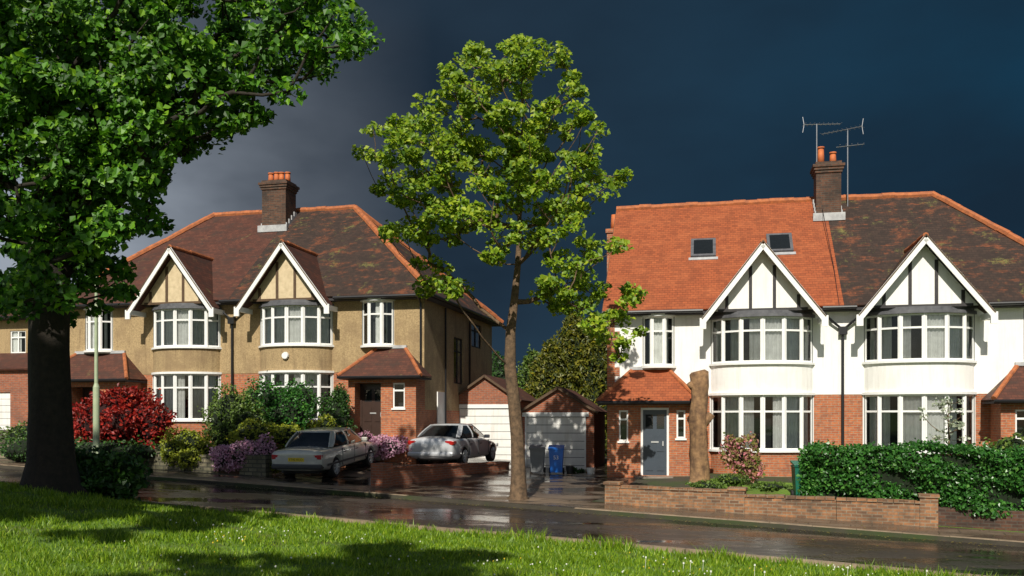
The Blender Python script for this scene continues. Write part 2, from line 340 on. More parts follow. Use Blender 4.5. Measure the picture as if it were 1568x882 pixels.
def window(H,Mx,x0,x1,z0,z1,cols=1,transom=.7,fb=.05,y=.03,fr='window_frames',curt=True,dark=True,cover=.62):
    f=H[fr]; t=.05
    f.box(x0,x0+fb,y,y+t,z0,z1,Mx); f.box(x1-fb,x1,y,y+t,z0,z1,Mx)
    f.box(x0+fb,x1-fb,y+.002,y+t,z0,z0+fb,Mx); f.box(x0+fb,x1-fb,y+.002,y+t,z1-fb,z1,Mx)
    zt=z0+(z1-z0)*transom
    if transom: f.box(x0+fb,x1-fb,y+.004,y+t,zt-.03,zt+.03,Mx)
    for k in range(1,cols):
        xc=x0+(x1-x0)*k/cols; f.box(xc-.03,xc+.03,y-.004,y+t-.01,z0+fb,z1-fb,Mx)
    g=y+.03; H['window_glass'].face([Mx@Vector(p) for p in ((x0+fb,g,z0+fb),(x1-fb,g,z0+fb),(x1-fb,g,z1-fb),(x0+fb,g,z1-fb))])
    if curt:
        r=random.random(); w=x1-x0
        spans=[(x0,x1)] if r<cover else ([(x0,x0+w*random.uniform(.45,.75))] if r<cover+(1-cover)*.5 else [(x1-w*random.uniform(.45,.75),x1)])
        for a,b in spans:
            n=max(6,int((b-a)/.025)); ph=random.random()*6
            pts=[(a+(b-a)*k/n, .115+.016*math.sin(ph+k*1.35)+.006*math.sin(k*.7)) for k in range(n+1)]
            for k in range(n):
                p,q=pts[k],pts[k+1]; H['curtains'].face([Mx@Vector(v) for v in ((p[0],p[1],z0),(q[0],q[1],z0),(q[0],q[1],z1),(p[0],p[1],z1))])
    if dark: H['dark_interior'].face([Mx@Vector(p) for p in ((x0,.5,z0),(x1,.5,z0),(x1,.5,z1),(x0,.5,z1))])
def arc(xc,hw,prot,N,off=0):
    am=math.radians(68); r=[]
    for k in range(N+1):
        a=-am+2*am*k/N
        r.append((xc+(hw+off)*math.sin(a)/math.sin(am), -(prot+off)*(math.cos(a)-math.cos(am))/(1-math.cos(am)) - (off*.3)))
    return r
def bay(H,xc,hw,prot,N,bands,cover=.62):
    pts=arc(xc,hw,prot,N)
    for kind,z0,z1,part in bands:
        if kind=='wall':
            pf=arc(xc,hw,prot,18); pp=[(pf[0][0],.0)]+pf+[(pf[-1][0],.0)]
            for i in range(len(pp)-1):
                a,b=pp[i],pp[i+1]; H[part].face([(a[0],a[1],z0),(b[0],b[1],z0),(b[0],b[1],z1),(a[0],a[1],z1)])
        elif kind=='win':
            for i in range(N):
                a,b=pts[i],pts[i+1]; L=math.hypot(b[0]-a[0],b[1]-a[1]); ang=math.atan2(b[1]-a[1],b[0]-a[0])
                Mx=Fr(a[0],a[1],0,ang); window(H,Mx,.015,L-.015,z0,z1,1,.70,.06,0.0,dark=False,cover=cover)
            for p in pts: H['window_frames'].tube((p[0],p[1]+.03,z0),(p[0],p[1]+.03,z1),.05,.05,6)
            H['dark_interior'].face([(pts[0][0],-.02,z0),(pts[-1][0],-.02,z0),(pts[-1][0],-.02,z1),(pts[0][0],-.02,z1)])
        elif kind=='slab':
            po=arc(xc,hw,prot,18,.07); lo=[(p[0],p[1],z0) for p in po]+[(po[-1][0],-.001,z0),(po[0][0],-.001,z0)]; hi=[(x,y,z1) for x,y,_ in lo]
            mb=H[part]; mb.face(lo[::-1]); mb.face(hi)
            for k in range(len(lo)): j=(k+1)%len(lo); mb.face([lo[k],lo[j],hi[j],hi[k]])
def bar(mb,p0,p1,w,t,up=(0,0,1)):
    p0=Vector(p0);p1=Vector(p1);d=(p1-p0); L=d.length; x=d.normalized(); z=(Vector(up)-x*x.dot(Vector(up))).normalized(); y=z.cross(x)
    R=Matrix((x,y,z)).transposed().to_4x4(); Mx=Matrix.Translation(p0)@R
    mb.box(0,L,-t/2,t/2,-w/2,w/2,Mx)
def ridgeline(mb,p0,p1,r=.13):
    p0=Vector(p0);p1=Vector(p1);n=max(1,int((p1-p0).length/.42))
    for k in range(n):
        a=p0.lerp(p1,k/n); b=p0.lerp(p1,(k+1.04)/n); j=Vector((0,0,random.uniform(-.018,.018)))
        mb.tube(a+j,b+j,r*random.uniform(.95,1.08),r,8)
def gable(H,xc,Wd,panel,timb,mslope,nt_,roofpart,eave=5.15,apex=7.4):
    yf=-.98; yb=-.4+(apex-5.4)/mslope+.25; hw=Wd/2; k=(apex-eave)/hw
    ye=-.4
    for sgn in (-1,1):
        q=[(xc+sgn*(hw+.06),yf,eave-.06*k),(xc,yf,apex),(xc,yb,apex),(xc+sgn*(hw+.06),ye,eave-.06*k)]
        H[roofpart].slab(q,.07)
        a=Vector((xc+sgn*(hw+.13),yf-.03,eave-.13*k-.10)); b=Vector((xc,yf-.03,apex-.10)); bar(H['bargeboards'],a,b,.19,.05)
        H['bargeboards'].box(xc+sgn*(hw+.1)-.1,xc+sgn*(hw+.1)+.1,yf-.06,yf+.02,eave-.47,eave-.12)
        H['bargeboards'].box(xc+sgn*(hw+.04)-.05,xc+sgn*(hw+.04)+.05,yf+.02,-.02,eave-.3,eave-.12)
        bar(H['undercloak'],a+Vector((0,.0,.115)),b+Vector((0,.0,.115)),.035,.08)
    ridgeline(H['ridge_tiles'],(xc,yf,apex+.0),(xc,yb,apex+.0),.085)
    yp=-.62; zb=5.27; hb=(apex-.16-zb)/k
    H[panel].face([(xc-hb,yp,zb),(xc+hb,yp,zb),(xc,yp,apex-.16)])
    for j in range(nt_):
        u=(-hb*.72)+(hb*1.44)*j/(nt_-1); top=apex-.2-abs(u)*k-.03
        H[timb].box(xc+u-.05,xc+u+.05,yp-.03,yp-.002,zb,top)
    H[timb].box(xc-hb*.9,xc+hb*.9,yp-.035,yp-.001,zb-.02,zb+.07)
def porch(H,x0,x1,ops,doorspec,floor=0,ztop=3.5,zeave=2.42,roofpart='porch_roof',brick='brick_walls'):
    yf=-1.0
    wall(H[brick],Fr(0,yf,0,0),x0,x1,-1.2,zeave,ops,.1)
    wall(H[brick],Fr(x0,0,0,-math.pi/2),0,1.0,-1.2,zeave); wall(H[brick],Fr(x1,yf,0,math.pi/2),0,1.0,-1.2,zeave)
    a,b=x0-.28,x1+.28; ye=yf-.3; i=1.05
    z=zeave-.02
    r=H[roofpart]; r.slab([(a,ye,z),(b,ye,z),(b-i,-.01,ztop),(a+i,-.01,ztop)],.05); r.slab([(a,ye,z),(a+i,-.01,ztop),(a,-.01,z)],.05); r.slab([(b,ye,z),(b,-.01,z),(b-i,-.01,ztop)],.05)
    ridgeline(H['ridge_tiles'],(a,ye,z+.02),(a+i,0,ztop),.07); ridgeline(H['ridge_tiles'],(b,ye,z+.02),(b-i,0,ztop),.07)
    H['porch_soffit'].box(a+.02,b-.02,ye+.03,-.01,z-.12,z-.055)
    H['gutters'].tube((a,ye-.03,z-.05),(b,ye-.03,z-.05),.05)
    H['lead_top'].box(a+i-.1,b-i+.1,-.12,-.005,ztop-.05,ztop+.06)
def semi(name,loc,rz,cfg):
    H=House(name,loc,rz); D=cfg['D']; uL,uR=cfg['u']; r0,r1=cfg['ridge']; ZR=cfg['ZR']; EZ=5.4; oh=.4
    ms=(ZR-EZ)/(D/2+oh); w=cfg['wall']
    for (a,b) in ((uL,0),(0,uR)):
        wall(H['brick_walls'],Fr(0,0,0,0),a,b,-1.2,2.65); wall(H[w],Fr(0,-.015,0,0),a,b,2.65,EZ-.02)
    H[w].box(uL,uR,-.015,.0,2.60,2.649)
    Rs=Fr(uR,-.0,0,math.pi/2); Ls=Fr(uL,D,0,-math.pi/2)
    wall(H['brick_walls'],Rs,0,D,-1.2,2.65 if not cfg.get('side_render') else 1.2); wall(H[w],Rs,0,D,2.65 if not cfg.get('side_render') else 1.2,EZ-.02,cfg.get('rops',()),.12)
    wall(H['brick_walls'],Ls,0,D,-1.2,EZ-.02)
    wall(H[w],Fr(uR,D,0,math.pi),0,uR-uL,-1.2,EZ-.02)
    if cfg.get('quoin'):
        z=2.66
        while z<5.2: ww=.42 if int((z-2.66)/.3)%2 else .25; H['brick_walls'].box(uL-.005,uL+ww,-.03,-.016,z,z+.29); z+=.3
    for o in cfg.get('rops',()): window(H,Rs,o[0],o[1],o[2],o[3],2,.7,.06,.05,fr='side_window_frames')
    a,b=uL-oh,uR+oh; yf,yb=-oh,D+oh; ym=D/2
    rl,rr=cfg['roofL'],cfg['roofR']
    if cfg.get('gableL'):
        a=uL-.12; q=[(a,yf,EZ),(0,yf,EZ),(0,ym,ZR),(a,ym,ZR)]; H[rl].slab(q,.06)
        H[rl].slab([(a,yb,EZ),(0,yb,EZ),(0,ym,ZR),(a,ym,ZR)],.06)
        H['brick_walls'].face([(uL,0,EZ-.05),(uL,D,EZ-.05),(uL,ym,ZR-.1)]); rs=a
        H['undercloak'].slab([(a-.02,yf,EZ-.02),(a+.05,yf,EZ-.02),(a+.05,ym,ZR-.02),(a-.02,ym,ZR-.02)],.1)
    else:
        rs=r0; H[rl].slab([(a,yf,EZ),(0,yf,EZ),(0,ym,ZR),(r0,ym,ZR)],.06); H[rl].slab([(a,yb,EZ),(0,yb,EZ),(0,ym,ZR),(r0,ym,ZR)],.06)
        H[rl].slab([(a,yf,EZ),(r0,ym,ZR),(a,yb,EZ)],.06)
        ridgeline(H['ridge_tiles'],(a,yf,EZ+.03),(r0,ym,ZR)); ridgeline(H['ridge_tiles'],(a,yb,EZ+.03),(r0,ym,ZR))
    e=.003
    H[rr].slab([(e,yf,EZ),(b,yf,EZ),(r1,ym,ZR),(e,ym,ZR)],.06); H[rr].slab([(e,yb,EZ),(b,yb,EZ),(r1,ym,ZR),(e,ym,ZR)],.06)
    H[rr].slab([(b,yf,EZ),(b,yb,EZ),(r1,ym,ZR)],.06)
    ridgeline(H['ridge_tiles'],(b,yf,EZ+.03),(r1,ym,ZR)); ridgeline(H['ridge_tiles'],(b,yb,EZ+.03),(r1,ym,ZR)); ridgeline(H['ridge_tiles'],(rs,ym,ZR),(r1,ym,ZR))
    H['soffit'].box(a+.02,b-.02,yf+.03,yb-.03,EZ-.16,EZ-.075)
    gx=[a]+sorted(sum([[g[0]-g[1]/2-.1,g[0]+g[1]/2+.1] for g in cfg['gables']],[]))+[b]
    for k in range(0,len(gx),2): H['gutters'].tube((gx[k],yf-.05,EZ-.07),(gx[k+1],yf-.05,EZ-.07),.06,.06,8)
    H['gutters'].tube((b+.04,yf,EZ-.07),(b+.04,yb,EZ-.07),.06,.06,8)
    for (xc,Wd,bx,bh,rp) in cfg['gables']:
        gable(H,xc,Wd,cfg['panel'],cfg['timb'],ms,cfg['nt'],rp)
        bay(H,bx,bh,.8,6,[('wall',-1.2,.76,'brick_walls'),('slab',.76,.83,'sills'),('win',.83,2.58,None),('slab',2.58,2.66,'sills'),
            ('wall',2.66,3.55,w),('slab',3.55,3.62,'sills'),('win',3.62,5.06,None),('slab',5.06,5.16,'bay_top'),('wall',5.16,5.27,'bay_top')],cfg.get('cover',.6))
    for xc,hw in cfg['oriels']:
        bay(H,xc,hw,.32,3,[('slab',3.50,3.58,'sills'),('win',3.58,5.2,None),('slab',5.2,5.28,'sills')],.5)
    for x0,x1,ops,door in cfg['porches']:
        allops=[o[:4] for o in ops]+[door[:4]]
        porch(H,x0,x1,allops,door,roofpart=cfg['proof'][0 if x0<0 else 1])
        for o in ops: window(H,Fr(0,-1.0,0,0),o[0],o[1],o[2],o[3],1,.7,.05,.04,curt=False); H['sills'].box(o[0]-.04,o[1]+.04,-1.05,-.98,o[2]-.06,o[2]-.003)
        dx0,dx1,dz0,dz1,dd=door; y=-1+dd
        if dd>.3:
            H['brick_walls'].face([(dx0,-.9,0),(dx0,y,0),(dx0,y,dz1),(dx0,-.9,dz1)]); H['brick_walls'].face([(dx1,-.9,0),(dx1,y,0),(dx1,y,dz1),(dx1,-.9,dz1)])
        fw=.07; f=H['door_frames']; f.box(dx0,dx0+fw,y-.04,y+.04,0,dz1); f.box(dx1-fw,dx1,y-.04,y+.04,0,dz1); f.box(dx0+fw,dx1-fw,y-.038,y+.04,dz1-fw,dz1)
        d=H['front_doors']; d.box(dx0+fw,dx1-fw,y-.01,y+.035,0,dz1-fw)
        ww=dx1-dx0-2*fw
        for r in range(3):
            for cidx in range(2):
                px0=dx0+fw+.08+cidx*(ww/2-.02); pw=ww/2-.14
                if r<2: d.box(px0,px0+pw,y-.028,y-.012,.15+r*.62,.15+r*.62+.5)
                else: H['window_glass'].face([(px0,y-.016,1.5),(px0+pw,y-.016,1.5),(px0+pw,y-.016,dz1-.22),(px0,y-.016,dz1-.22)]); H['dark_interior'].box(px0,px0+pw,y-.014,y-.011,1.5,dz1-.22)
        H['door_hardware'].box(dx1-fw-.14,dx1-fw-.1,y-.06,y-.02,.95,1.1); H['door_hardware'].box((dx0+dx1)/2-.12,(dx0+dx1)/2+.12,y-.035,y-.02,1.05,1.1)
        H['doorstep'].box(dx0-.15,dx1+.15,-1.45,y,-.6,-.02)
    cx,cw,cy,cd,ct=cfg['chim']
    c=H['chimney_stack']; c.box(cx-cw/2,cx+cw/2,cy-cd/2,cy+cd/2,8.0,ct-.35)
    for k in range(3): g=.04*(k+1); c.box(cx-cw/2-g,cx+cw/2+g,cy-cd/2-g,cy+cd/2+g,ct-.35+k*.1,ct-.252+k*.1)
    c.box(cx-cw/2-.02,cx+cw/2+.02,cy-cd/2-.02,cy+cd/2+.02,ct-.05,ct+.05)
    zf=EZ+(cy-cd/2+oh)*ms
    H['lead_flashing'].box(cx-cw/2-.12,cx+cw/2+.12,cy-cd/2-.16,cy-cd/2-.005,zf-.1,zf+.18)
    for k in range(4):
        H['lead_flashing'].box(cx-cw/2-.05,cx-cw/2-.004,cy-cd/2+k*cd/4,cy-cd/2+(k+1)*cd/4,zf+k*cd/4*ms,zf+k*cd/4*ms+.3)
        H['lead_flashing'].box(cx+cw/2+.004,cx+cw/2+.05,cy-cd/2+k*cd/4,cy-cd/2+(k+1)*cd/4,zf+k*cd/4*ms,zf+k*cd/4*ms+.3)
    for (dx,dy,h) in cfg['pots']:
        p=H['chimney_pots']; p.tube((cx+dx,cy+dy,ct+.04),(cx+dx,cy+dy,ct+h),.13,.1,12); p.tube((cx+dx,cy+dy,ct+h),(cx+dx,cy+dy,ct+h+.06),.125,.125,12)
    g=H['drain_pipes']; g.tube((0,-.09,-1),(0,-.09,4.5),.045); g.box(-.13,.13,-.2,-.02,4.5,4.75)
    for sx in (-1,1):
        g.tube((0,-.12,4.65),(sx*.35,-.16,4.95),.04); g.tube((sx*.35,-.16,4.95),(sx*.72,-.25,5.3),.04)
    g.tube((uR-.12,-.07,-1),(uR-.12,-.07,5.1),.04); g.tube((uR-.12,-.07,5.1),(uR-.12,-.42,5.3),.04)
    g.tube((uR+.07,2.4,-1),(uR+.07,2.4,5.2),.04); g.tube((uR+.07,5.9,2.2),(uR+.07,5.9,5.2),.04)
    cfg['extra'](H,ms) if cfg.get('extra') else None
    mats=dict(brick_walls=M['brick'],white_walls=M['white'],pebbledash_walls=M['pebble'],window_frames=M['paint'],side_window_frames=M['timber_dk'],window_glass=M['glass'],curtains=M['curtain'],
      dark_interior=M['dark'],sills=M['paint'],bay_top=M['leadd'],bargeboards=M['paint'],undercloak=M['timber_br'],ridge_tiles=M['ridge'],panel_white=M['white'],panel_cream=M['cream'],
      timber_dark=M['timber_dk'],timber_brown=M['timber_br'],roof_new=M['roof_new'],roof_old=M['roof_old'],roof_brown=M['roof_left'],porch_roof=M['roof_left'],porch_roof_orange=M['roof_new'],
      porch_soffit=M['timber_dk'],gutters=M[cfg.get('gut','black')],lead_top=M['lead'],soffit=M['timber_dk'],door_frames=M[cfg.get('dframe','door_b')],front_doors=M[cfg['doorm']],door_hardware=M['rim'],doorstep=M['concrete'],
      chimney_stack=M['brick_dk'],chimney_pots=M['pot'],lead_flashing=M['lead'],drain_pipes=M['black'],aerial=M['metal'],skylight_frames=M['leadd'],skylight_glass=M['carglass'],side_chimney=M['brick'],alarm=M['paint'],side_door=M['paint'])
    H.finish(mats,smooth=('chimney_pots',)); return H
def extraR(H,ms):
    ang=math.atan(ms)
    for (px,py) in ((-4.35,2.25),(-1.75,2.35)):
        z=5.4+(py+.4)*ms; Mx=Matrix.Translation((px,py,z))@Matrix.Rotation(ang,4,'X')
        H['skylight_frames'].box(-.43,.43,-.56,.56,.0,.09,Mx); H['skylight_glass'].box(-.33,.33,-.45,.45,.09,.098,Mx)
        H['lead_flashing'].box(-.5,.5,-.72,-.57,.0,.03,Mx)
    c=H['side_chimney']; c.box(-8.0,-7.52,4.6,5.2,4.5,9.0); c.box(-8.05,-7.47,4.55,5.25,9.0,9.15); H['chimney_pots'].tube((-7.75,4.9,9.15),(-7.75,4.9,9.75),.15,.11,12)
    a=H['aerial']; cy=3.9
    def yagi(x,y,zb,zt,dx,dy,L,n,w):
        a.tube((x,y,zb),(x,y,zt),.022)
        p0=Vector((x-dx*L*.35,y-dy*L*.35,zt-.03)); p1=Vector((x+dx*L*.65,y+dy*L*.65,zt-.0)); a.tube(p0,p1,.014)
        pr=Vector((-dy,dx,0))
        for k in range(n):
            q=p0.lerp(p1,k/(n-1)); e=w*(1-.35*k/n); a.tube(q-pr*e,q+pr*e,.008,.008,4)
        for t in (-1,1): a.tube(p0,p0+Vector((-.05*dx,0,.28*t)),.012,.012,4)
    yagi(-.35,cy-.1,9.8,12.45,.95,.2,1.35,9,.22)
    yagi(.75,cy+.2,9.4,12.3,-.85,.5,1.5,10,.22)
    a.tube((.35,cy+.2,11.65),(1.3,cy+.1,11.68),.012)
    for k in range(5): a.tube((.45+k*.2,cy-.1,11.66),(.45+k*.2,cy+.4,11.66),.008,.008,4)
    d=H['drain_pipes']; d.tube((-.2,3.45,9.3),(-.12,1.0,6.75),.012,.012,4); d.tube((-.12,1.0,6.75),(-.15,-.45,5.35),.012,.012,4)
semi('semi_detached_house',(10.54,29.17,-1.85),-math.radians(12),dict(D=9,u=(-7.5,7.5),ridge=(-3.6,3.7),ZR=9.87,wall='white_walls',gableL=True,quoin=True,roofL='roof_new',roofR='roof_old',
  gables=[(-2.5,3.5,-2.5,1.6,'roof_new'),(2.27,3.6,2.27,1.62,'roof_old')],panel='panel_white',timb='timber_dark',nt=4,oriels=[(-5.8,.52),(5.8,.52)],cover=.55,
  porches=[(-7.4,-4.75,[(-7.02,-6.72,1.1,2.1),(-5.18,-4.9,1.2,2.1)],(-6.32,-5.42,0,2.18,.12)),(4.35,7.4,[(4.75,5.15,1.2,2.1),(6.7,7.0,1.2,2.1)],(5.55,6.4,0,2.18,.12))],
  chim=(0.02,.85,3.9,.8,10.95),pots=[(-.22,0,.62),(.2,.05,.42)],doorm='door_g',dframe='paint',proof=('porch_roof_orange','porch_roof'),extra=extraR))
def extraL(H,ms):
    H['side_door'].box(7.7,7.74,1.5,2.4,0,1.9)
    H['alarm'].tube((2.6,-.83,3.2),(2.6,-.9,3.2),.14,.12,12)
semi('semi_detached_house',(-10.7,35.1,-.9),-math.radians(13),dict(D=10,u=(-7.7,7.7),ridge=(-3.8,2.9),ZR=9.95,wall='pebbledash_walls',side_render=True,roofL='roof_brown',roofR='roof_old',
  gables=[(-2.1,3.35,-2.0,1.45,'roof_brown'),(2.52,3.4,2.62,1.48,'roof_brown')],panel='panel_cream',timb='timber_brown',nt=4,oriels=[(-5.9,.62),(5.9,.62)],cover=.8,
  porches=[(-7.6,-4.0,[],(-6.4,-5.4,0,2.1,.7)),(5.15,7.72,[(6.85,7.3,1.25,2.15)],(5.4,6.4,0,2.15,.55))],
  rops=[(3.75,5.1,2.3,4.2),(6.4,8.1,4.0,5.05)],chim=(-.25,1.1,4.2,.95,10.95),pots=[(-.38,0,.42),(-.14,.05,.45),(.12,0,.42),(.38,.05,.42)],doorm='door_b',proof=('porch_roof','porch_roof'),extra=extraL))
def neighbour():
    H=House('detached_house',(-25.2,41.5,-.8),-math.radians(12))
    wall(H['walls'],Fr(0,0,0,0),-4.5,4,2.6,5.3,[(1.0,2.2,3.4,4.8),(2.8,3.6,3.7,4.7)],.1); wall(H['brick_walls'],Fr(0,0,0,0),-4.5,4,-1,2.6,[(-2,0,.8,2.2)],.1)
    wall(H['walls'],Fr(4,0,0,math.pi/2),0,8,-1,5.3); wall(H['walls'],Fr(-4.5,8,0,-math.pi/2),0,8,-1,5.3); wall(H['walls'],Fr(4,8,0,math.pi),0,8.5,-1,5.3)
    for o in ((1.0,2.2,3.4,4.8),(2.8,3.6,3.7,4.7),(-2,0,.8,2.2)): window(H,Fr(0,0,0,0),*o,2,.7,.05,.04)
    a,b=-4.9,4.4; z=5.3; R=7.6
    H['roof'].slab([(a,-.4,z),(b,-.4,z),(1.2,4,R),(-1.7,4,R)],.06);H['roof'].slab([(a,8.4,z),(b,8.4,z),(1.2,4,R),(-1.7,4,R)],.06);H['roof'].slab([(b,-.4,z),(b,8.4,z),(1.2,4,R)],.06);H['roof'].slab([(a,-.4,z),(a,8.4,z),(-1.7,4,R)],.06)
    H['gutter'].tube((a,-.45,z-.05),(b,-.45,z-.05),.06)
    H['soffit'].box(a+.03,b-.03,-.37,8.37,z-.14,z-.075)
    wall(H['brick_walls'],Fr(0,-1.5,0,0),1.0,5.4,-1,2.9,[(1.5,4.1,-.9,1.9)],.1); wall(H['brick_walls'],Fr(5.4,-1.5,0,math.pi/2),0,6,-1,2.9)
    for k in range(10): H['garage_door'].box(1.5,4.1,-1.44,-1.41,-.9+k*.28,-.9+k*.28+.265)
    H['brick_walls'].box(1.0,5.4,-1.49,-1.40,2.9,2.95)
    H['roof'].slab([(.9,-1.7,2.9),(5.6,-1.7,2.9),(5.6,0,3.7),(.9,0,3.7)],.08)
    H.finish(dict(walls=M['pebble'],brick_walls=M['brick_g'],roof=M['roof_left'],gutter=M['black'],soffit=M['timber_dk'],garage_door=M['gdoor'],window_frames=M['paint'],window_glass=M['glass'],curtains=M['curtain'],dark_interior=M['dark']))
neighbour()
def garage(loc,rz,w,L,eave,apex,dw,dh,off=0):
    H=House('brick_garage',loc,rz); h=w/2; d0=-dw/2+off; d1=dw/2+off
    wall(H['brick_walls'],Fr(0,0,0,0),-h,h,-.5,eave,[(d0,d1,-.49,dh)],.12)
    H['brick_walls'].face([(-h,0,eave),(h,0,eave),(0,0,apex)])
    wall(H['brick_walls'],Fr(h,0,0,math.pi/2),0,L,-.5,eave); wall(H['brick_walls'],Fr(-h,L,0,-math.pi/2),0,L,-.5,eave); wall(H['brick_walls'],Fr(h,L,0,math.pi),0,w,-.5,eave)
    H['brick_walls'].face([(-h,L,eave),(h,L,eave),(0,L,apex)])
    k=(apex-eave)/h
    for s in (-1,1): H['roof'].slab([(s*(h+.15),-.12,eave-.15*k+.06),(0,-.12,apex+.06),(0,L+.1,apex+.06),(s*(h+.15),L+.1,eave-.15*k+.06)],.06)
    for s in (-1,1): bar(H['verge'],(s*(h+.15),-.125,eave-.15*k+.0),(0,-.125,apex+.0),.09,.04)
    n=7; hh=(dh+.1)/n
    for j in range(n): H['garage_door'].box(d0+.06,d1-.06,.03+.0,.06,-.1+j*hh,-.1+(j+1)*hh-.02)
    H['dark_gap'].box(d0+.06,d1-.06,.062,.08,-.4,dh)
    H['door_frame'].box(d0,d0+.06,-.02,.08,-.4,dh); H['door_frame'].box(d1-.06,d1,-.02,.08,-.4,dh); H['door_frame'].box(d0-.1,d1+.1,-.03,.06,dh,dh+.16)
    H['handle'].box(off-.07,off+.07,-.0,.03,.8,.84)
    H.finish(dict(brick_walls=M['brick_g'],roof=M['roof_left'],verge=M['timber_br'],garage_door=M['gdoor'],dark_gap=M['trim'],door_frame=M['paint'],handle=M['black']))
garage((-1.12,37.6,-1.72),-math.radians(10),2.75,5.5,2.5,3.45,2.3,2.12)
garage((1.72,34.2,-1.97),-math.radians(10),2.7,5.5,2.25,3.1,2.3,2.02,-.1)
# ---------------------------------------------------------------- boundary walls
def gwall(name,segs,mat,cap=None,th=.22):
    e=empty(name); mb=MB(); cp=MB()
    for x0,y0,x1,y1,t0,t1,zb in segs:
        d=Vector((x1-x0,y1-y0,0)); L=d.length; n=max(1,int(L/1.0))
        for k in range(n):
            f0=k/n; f1=(k+1)/n; zt=t0+(t1-t0)*(f0+f1)/2
            Mx=Fr(x0+d.x*f0,y0+d.y*f0,0,math.atan2(d.y,d.x)); mb.box(0,L/n-.002,0,th,zb,zt,Mx)
            if cap:
                q=0
                while q<L/n-.05:
                    j=random.uniform(-.009,.009); cp.box(q,min(q+.215,L/n-.004),-.03+j,th+.03,zt+.002,zt+.065+j,Mx); q+=.225
    mb.build('bricks',mat,e)
    if cap: cp.build('coping',cap,e)
    return e
def segsc(s0,s1,c,t0,t1):
    a=xy(s0,c); b=xy(s1,c); return (a[0],a[1],b[0],b[1],t0,t1,-3.2)
gwall('brick_garden_wall',[segsc(2.15,5.3,1.6,-1.80,-1.84),segsc(5.31,7.6,1.61,-1.93,-1.95),segsc(7.61,9.65,1.6,-1.95,-1.97)],M['brick_old'],M['brick_old'])
gwall('brick_garden_wall',[segsc(9.67,24,2.0,-2.05,-2.5)],M['brick_dk'],None)  # darker brick than the adjoining wall paints in shade below the hedge
pe=empty('wall_piers'); pm=MB()
for s_,zt in ((2.15,-1.72),(5.3,-1.78),(9.6,-1.82)):
    x,y=xy(s_,1.57); pm.box(-.19,.19,0,.34,-3.2,zt,Fr(x,y,0,-A)); pm.box(-.22,.22,-.03,.37,zt+.002,zt+.07,Fr(x,y,0,-A))
pm.build('pier_bricks',M['brick_old'],pe)
a=W(585,750,26.3); gwall('brick_retaining_wall',[(a.x,a.y,-.1,32.4,-1.46,-1.62,-3)],M['brick_g'],M['brick_g'],.24)
x,y=a.x,a.y; q=MB(); q.box(-.2,.25,-.2,.25,-3,-1.3,Fr(x,y,0,1.0)); q.build('brick_gate_pier',M['brick_g'])
gwall('stone_garden_wall',[segsc(-15.5,-12.2,2.2,-1.05,-1.15),segsc(-12.15,-11.0,2.2,-1.15,-1.35)],M['stone'],M['stone'],.3)
gwall('stone_garden_wall',[segsc(-10.2,-9.2,2.4,-1.15,-1.3)],M['stone'],M['stone'],.35)
gwall('stone_garden_wall',[segsc(-26,-16.5,2.2,-.75,-.95)],M['stone'],M['stone'],.3)
# ---------------------------------------------------------------- shrubs
def ico(mb,c,r,n=10):
    i0=len(mb.v)
    for j in range(n+1):
        th=math.pi*j/n
        for k in range(n*2):
            ph=math.pi*k/n; w=1+.12*math.sin(3*ph+c[0]*7)*math.sin(2*th)
            mb.v.append((c[0]+r[0]*w*math.sin(th)*math.cos(ph),c[1]+r[1]*w*math.sin(th)*math.sin(ph),c[2]+r[2]*w*math.cos(th)))
    for j in range(n):
        for k in range(n*2):
            a=i0+j*2*n+k; b=i0+j*2*n+(k+1)%(2*n); mb.f.append((a,b,b+2*n,a+2*n))
def shrub(name,blobs,n,size,mat,core='core',bias=(0,-.5,.5),cs=.72,lump=.32,aspect=.7):
    e=empty(name); mb=MB(); pts=[]
    vol=[b[3]*b[4]+b[3]*b[5] for b in blobs]; tot=sum(vol)
    for b,v in zip(blobs,vol):
        k=int(n*v/tot); d=rng.normal(size=(k,3)); d/=np.linalg.norm(d,axis=1)[:,None]
        ld=rng.normal(size=(16,3)); ld/=np.linalg.norm(ld,axis=1)[:,None]
        l=np.clip((d@ld.T).max(1),0,1)**8
        r=(1-lump+lump*1.7*l)*rng.uniform(.72,1.06,k)*np.where(rng.uniform(0,1,k)<.07,1.18,1)
        pts.append(np.array(b[:3])+d*r[:,None]*np.array(b[3:6])); ico(mb,b[:3],[x*cs*.95 for x in b[3:6]])
    mb.build('light_blocker',M[core],e,smooth=True,uv=False); leaves('leaves',np.concatenate(pts),size,mat,e,bias,aspect=aspect); return e  # dark ellipsoids added behind the leaves to stop light passing through
def B(px,py,Y,rx,rz,ry=None):
    p=W(px,py,Y); return (p.x,p.y,p.z,rx,ry or rx*.8,rz)
shrub('red_maple_shrub',[B(190,645,31,1.45,1.0),B(150,648,31,.9,.9),B(228,650,30.8,.8,.85),B(185,615,31,.8,.5)],7500,.14,M['leaf_r'],'core_r')
shrub('yellow_green_shrub',[B(285,678,30,.75,.5),B(265,690,29.5,.5,.4),B(310,690,30,.5,.35)],2600,.09,M['leaf_y'])
shrub('olive_shrub',[B(350,640,31.5,.85,1.15),B(380,655,31,.7,.8),B(345,668,31,.6,.5)],4400,.1,M['leaf_g'])
shrub('evergreen_shrub',[B(405,622,32.2,1.0,.85),B(440,637,32,.9,1.0),B(460,614,32.3,.6,.7)],6500,.1,M['leaf_h'])
shrub('evergreen_shrub',[B(515,640,32.0,.62,.95),B(520,612,32.0,.3,.5)],3400,.09,M['leaf_d'])
shrub('low_shrub',[B(390,665,30,.8,.45),B(440,668,30.2,.8,.4),B(500,660,30.8,.6,.5)],3400,.09,M['leaf_y'])
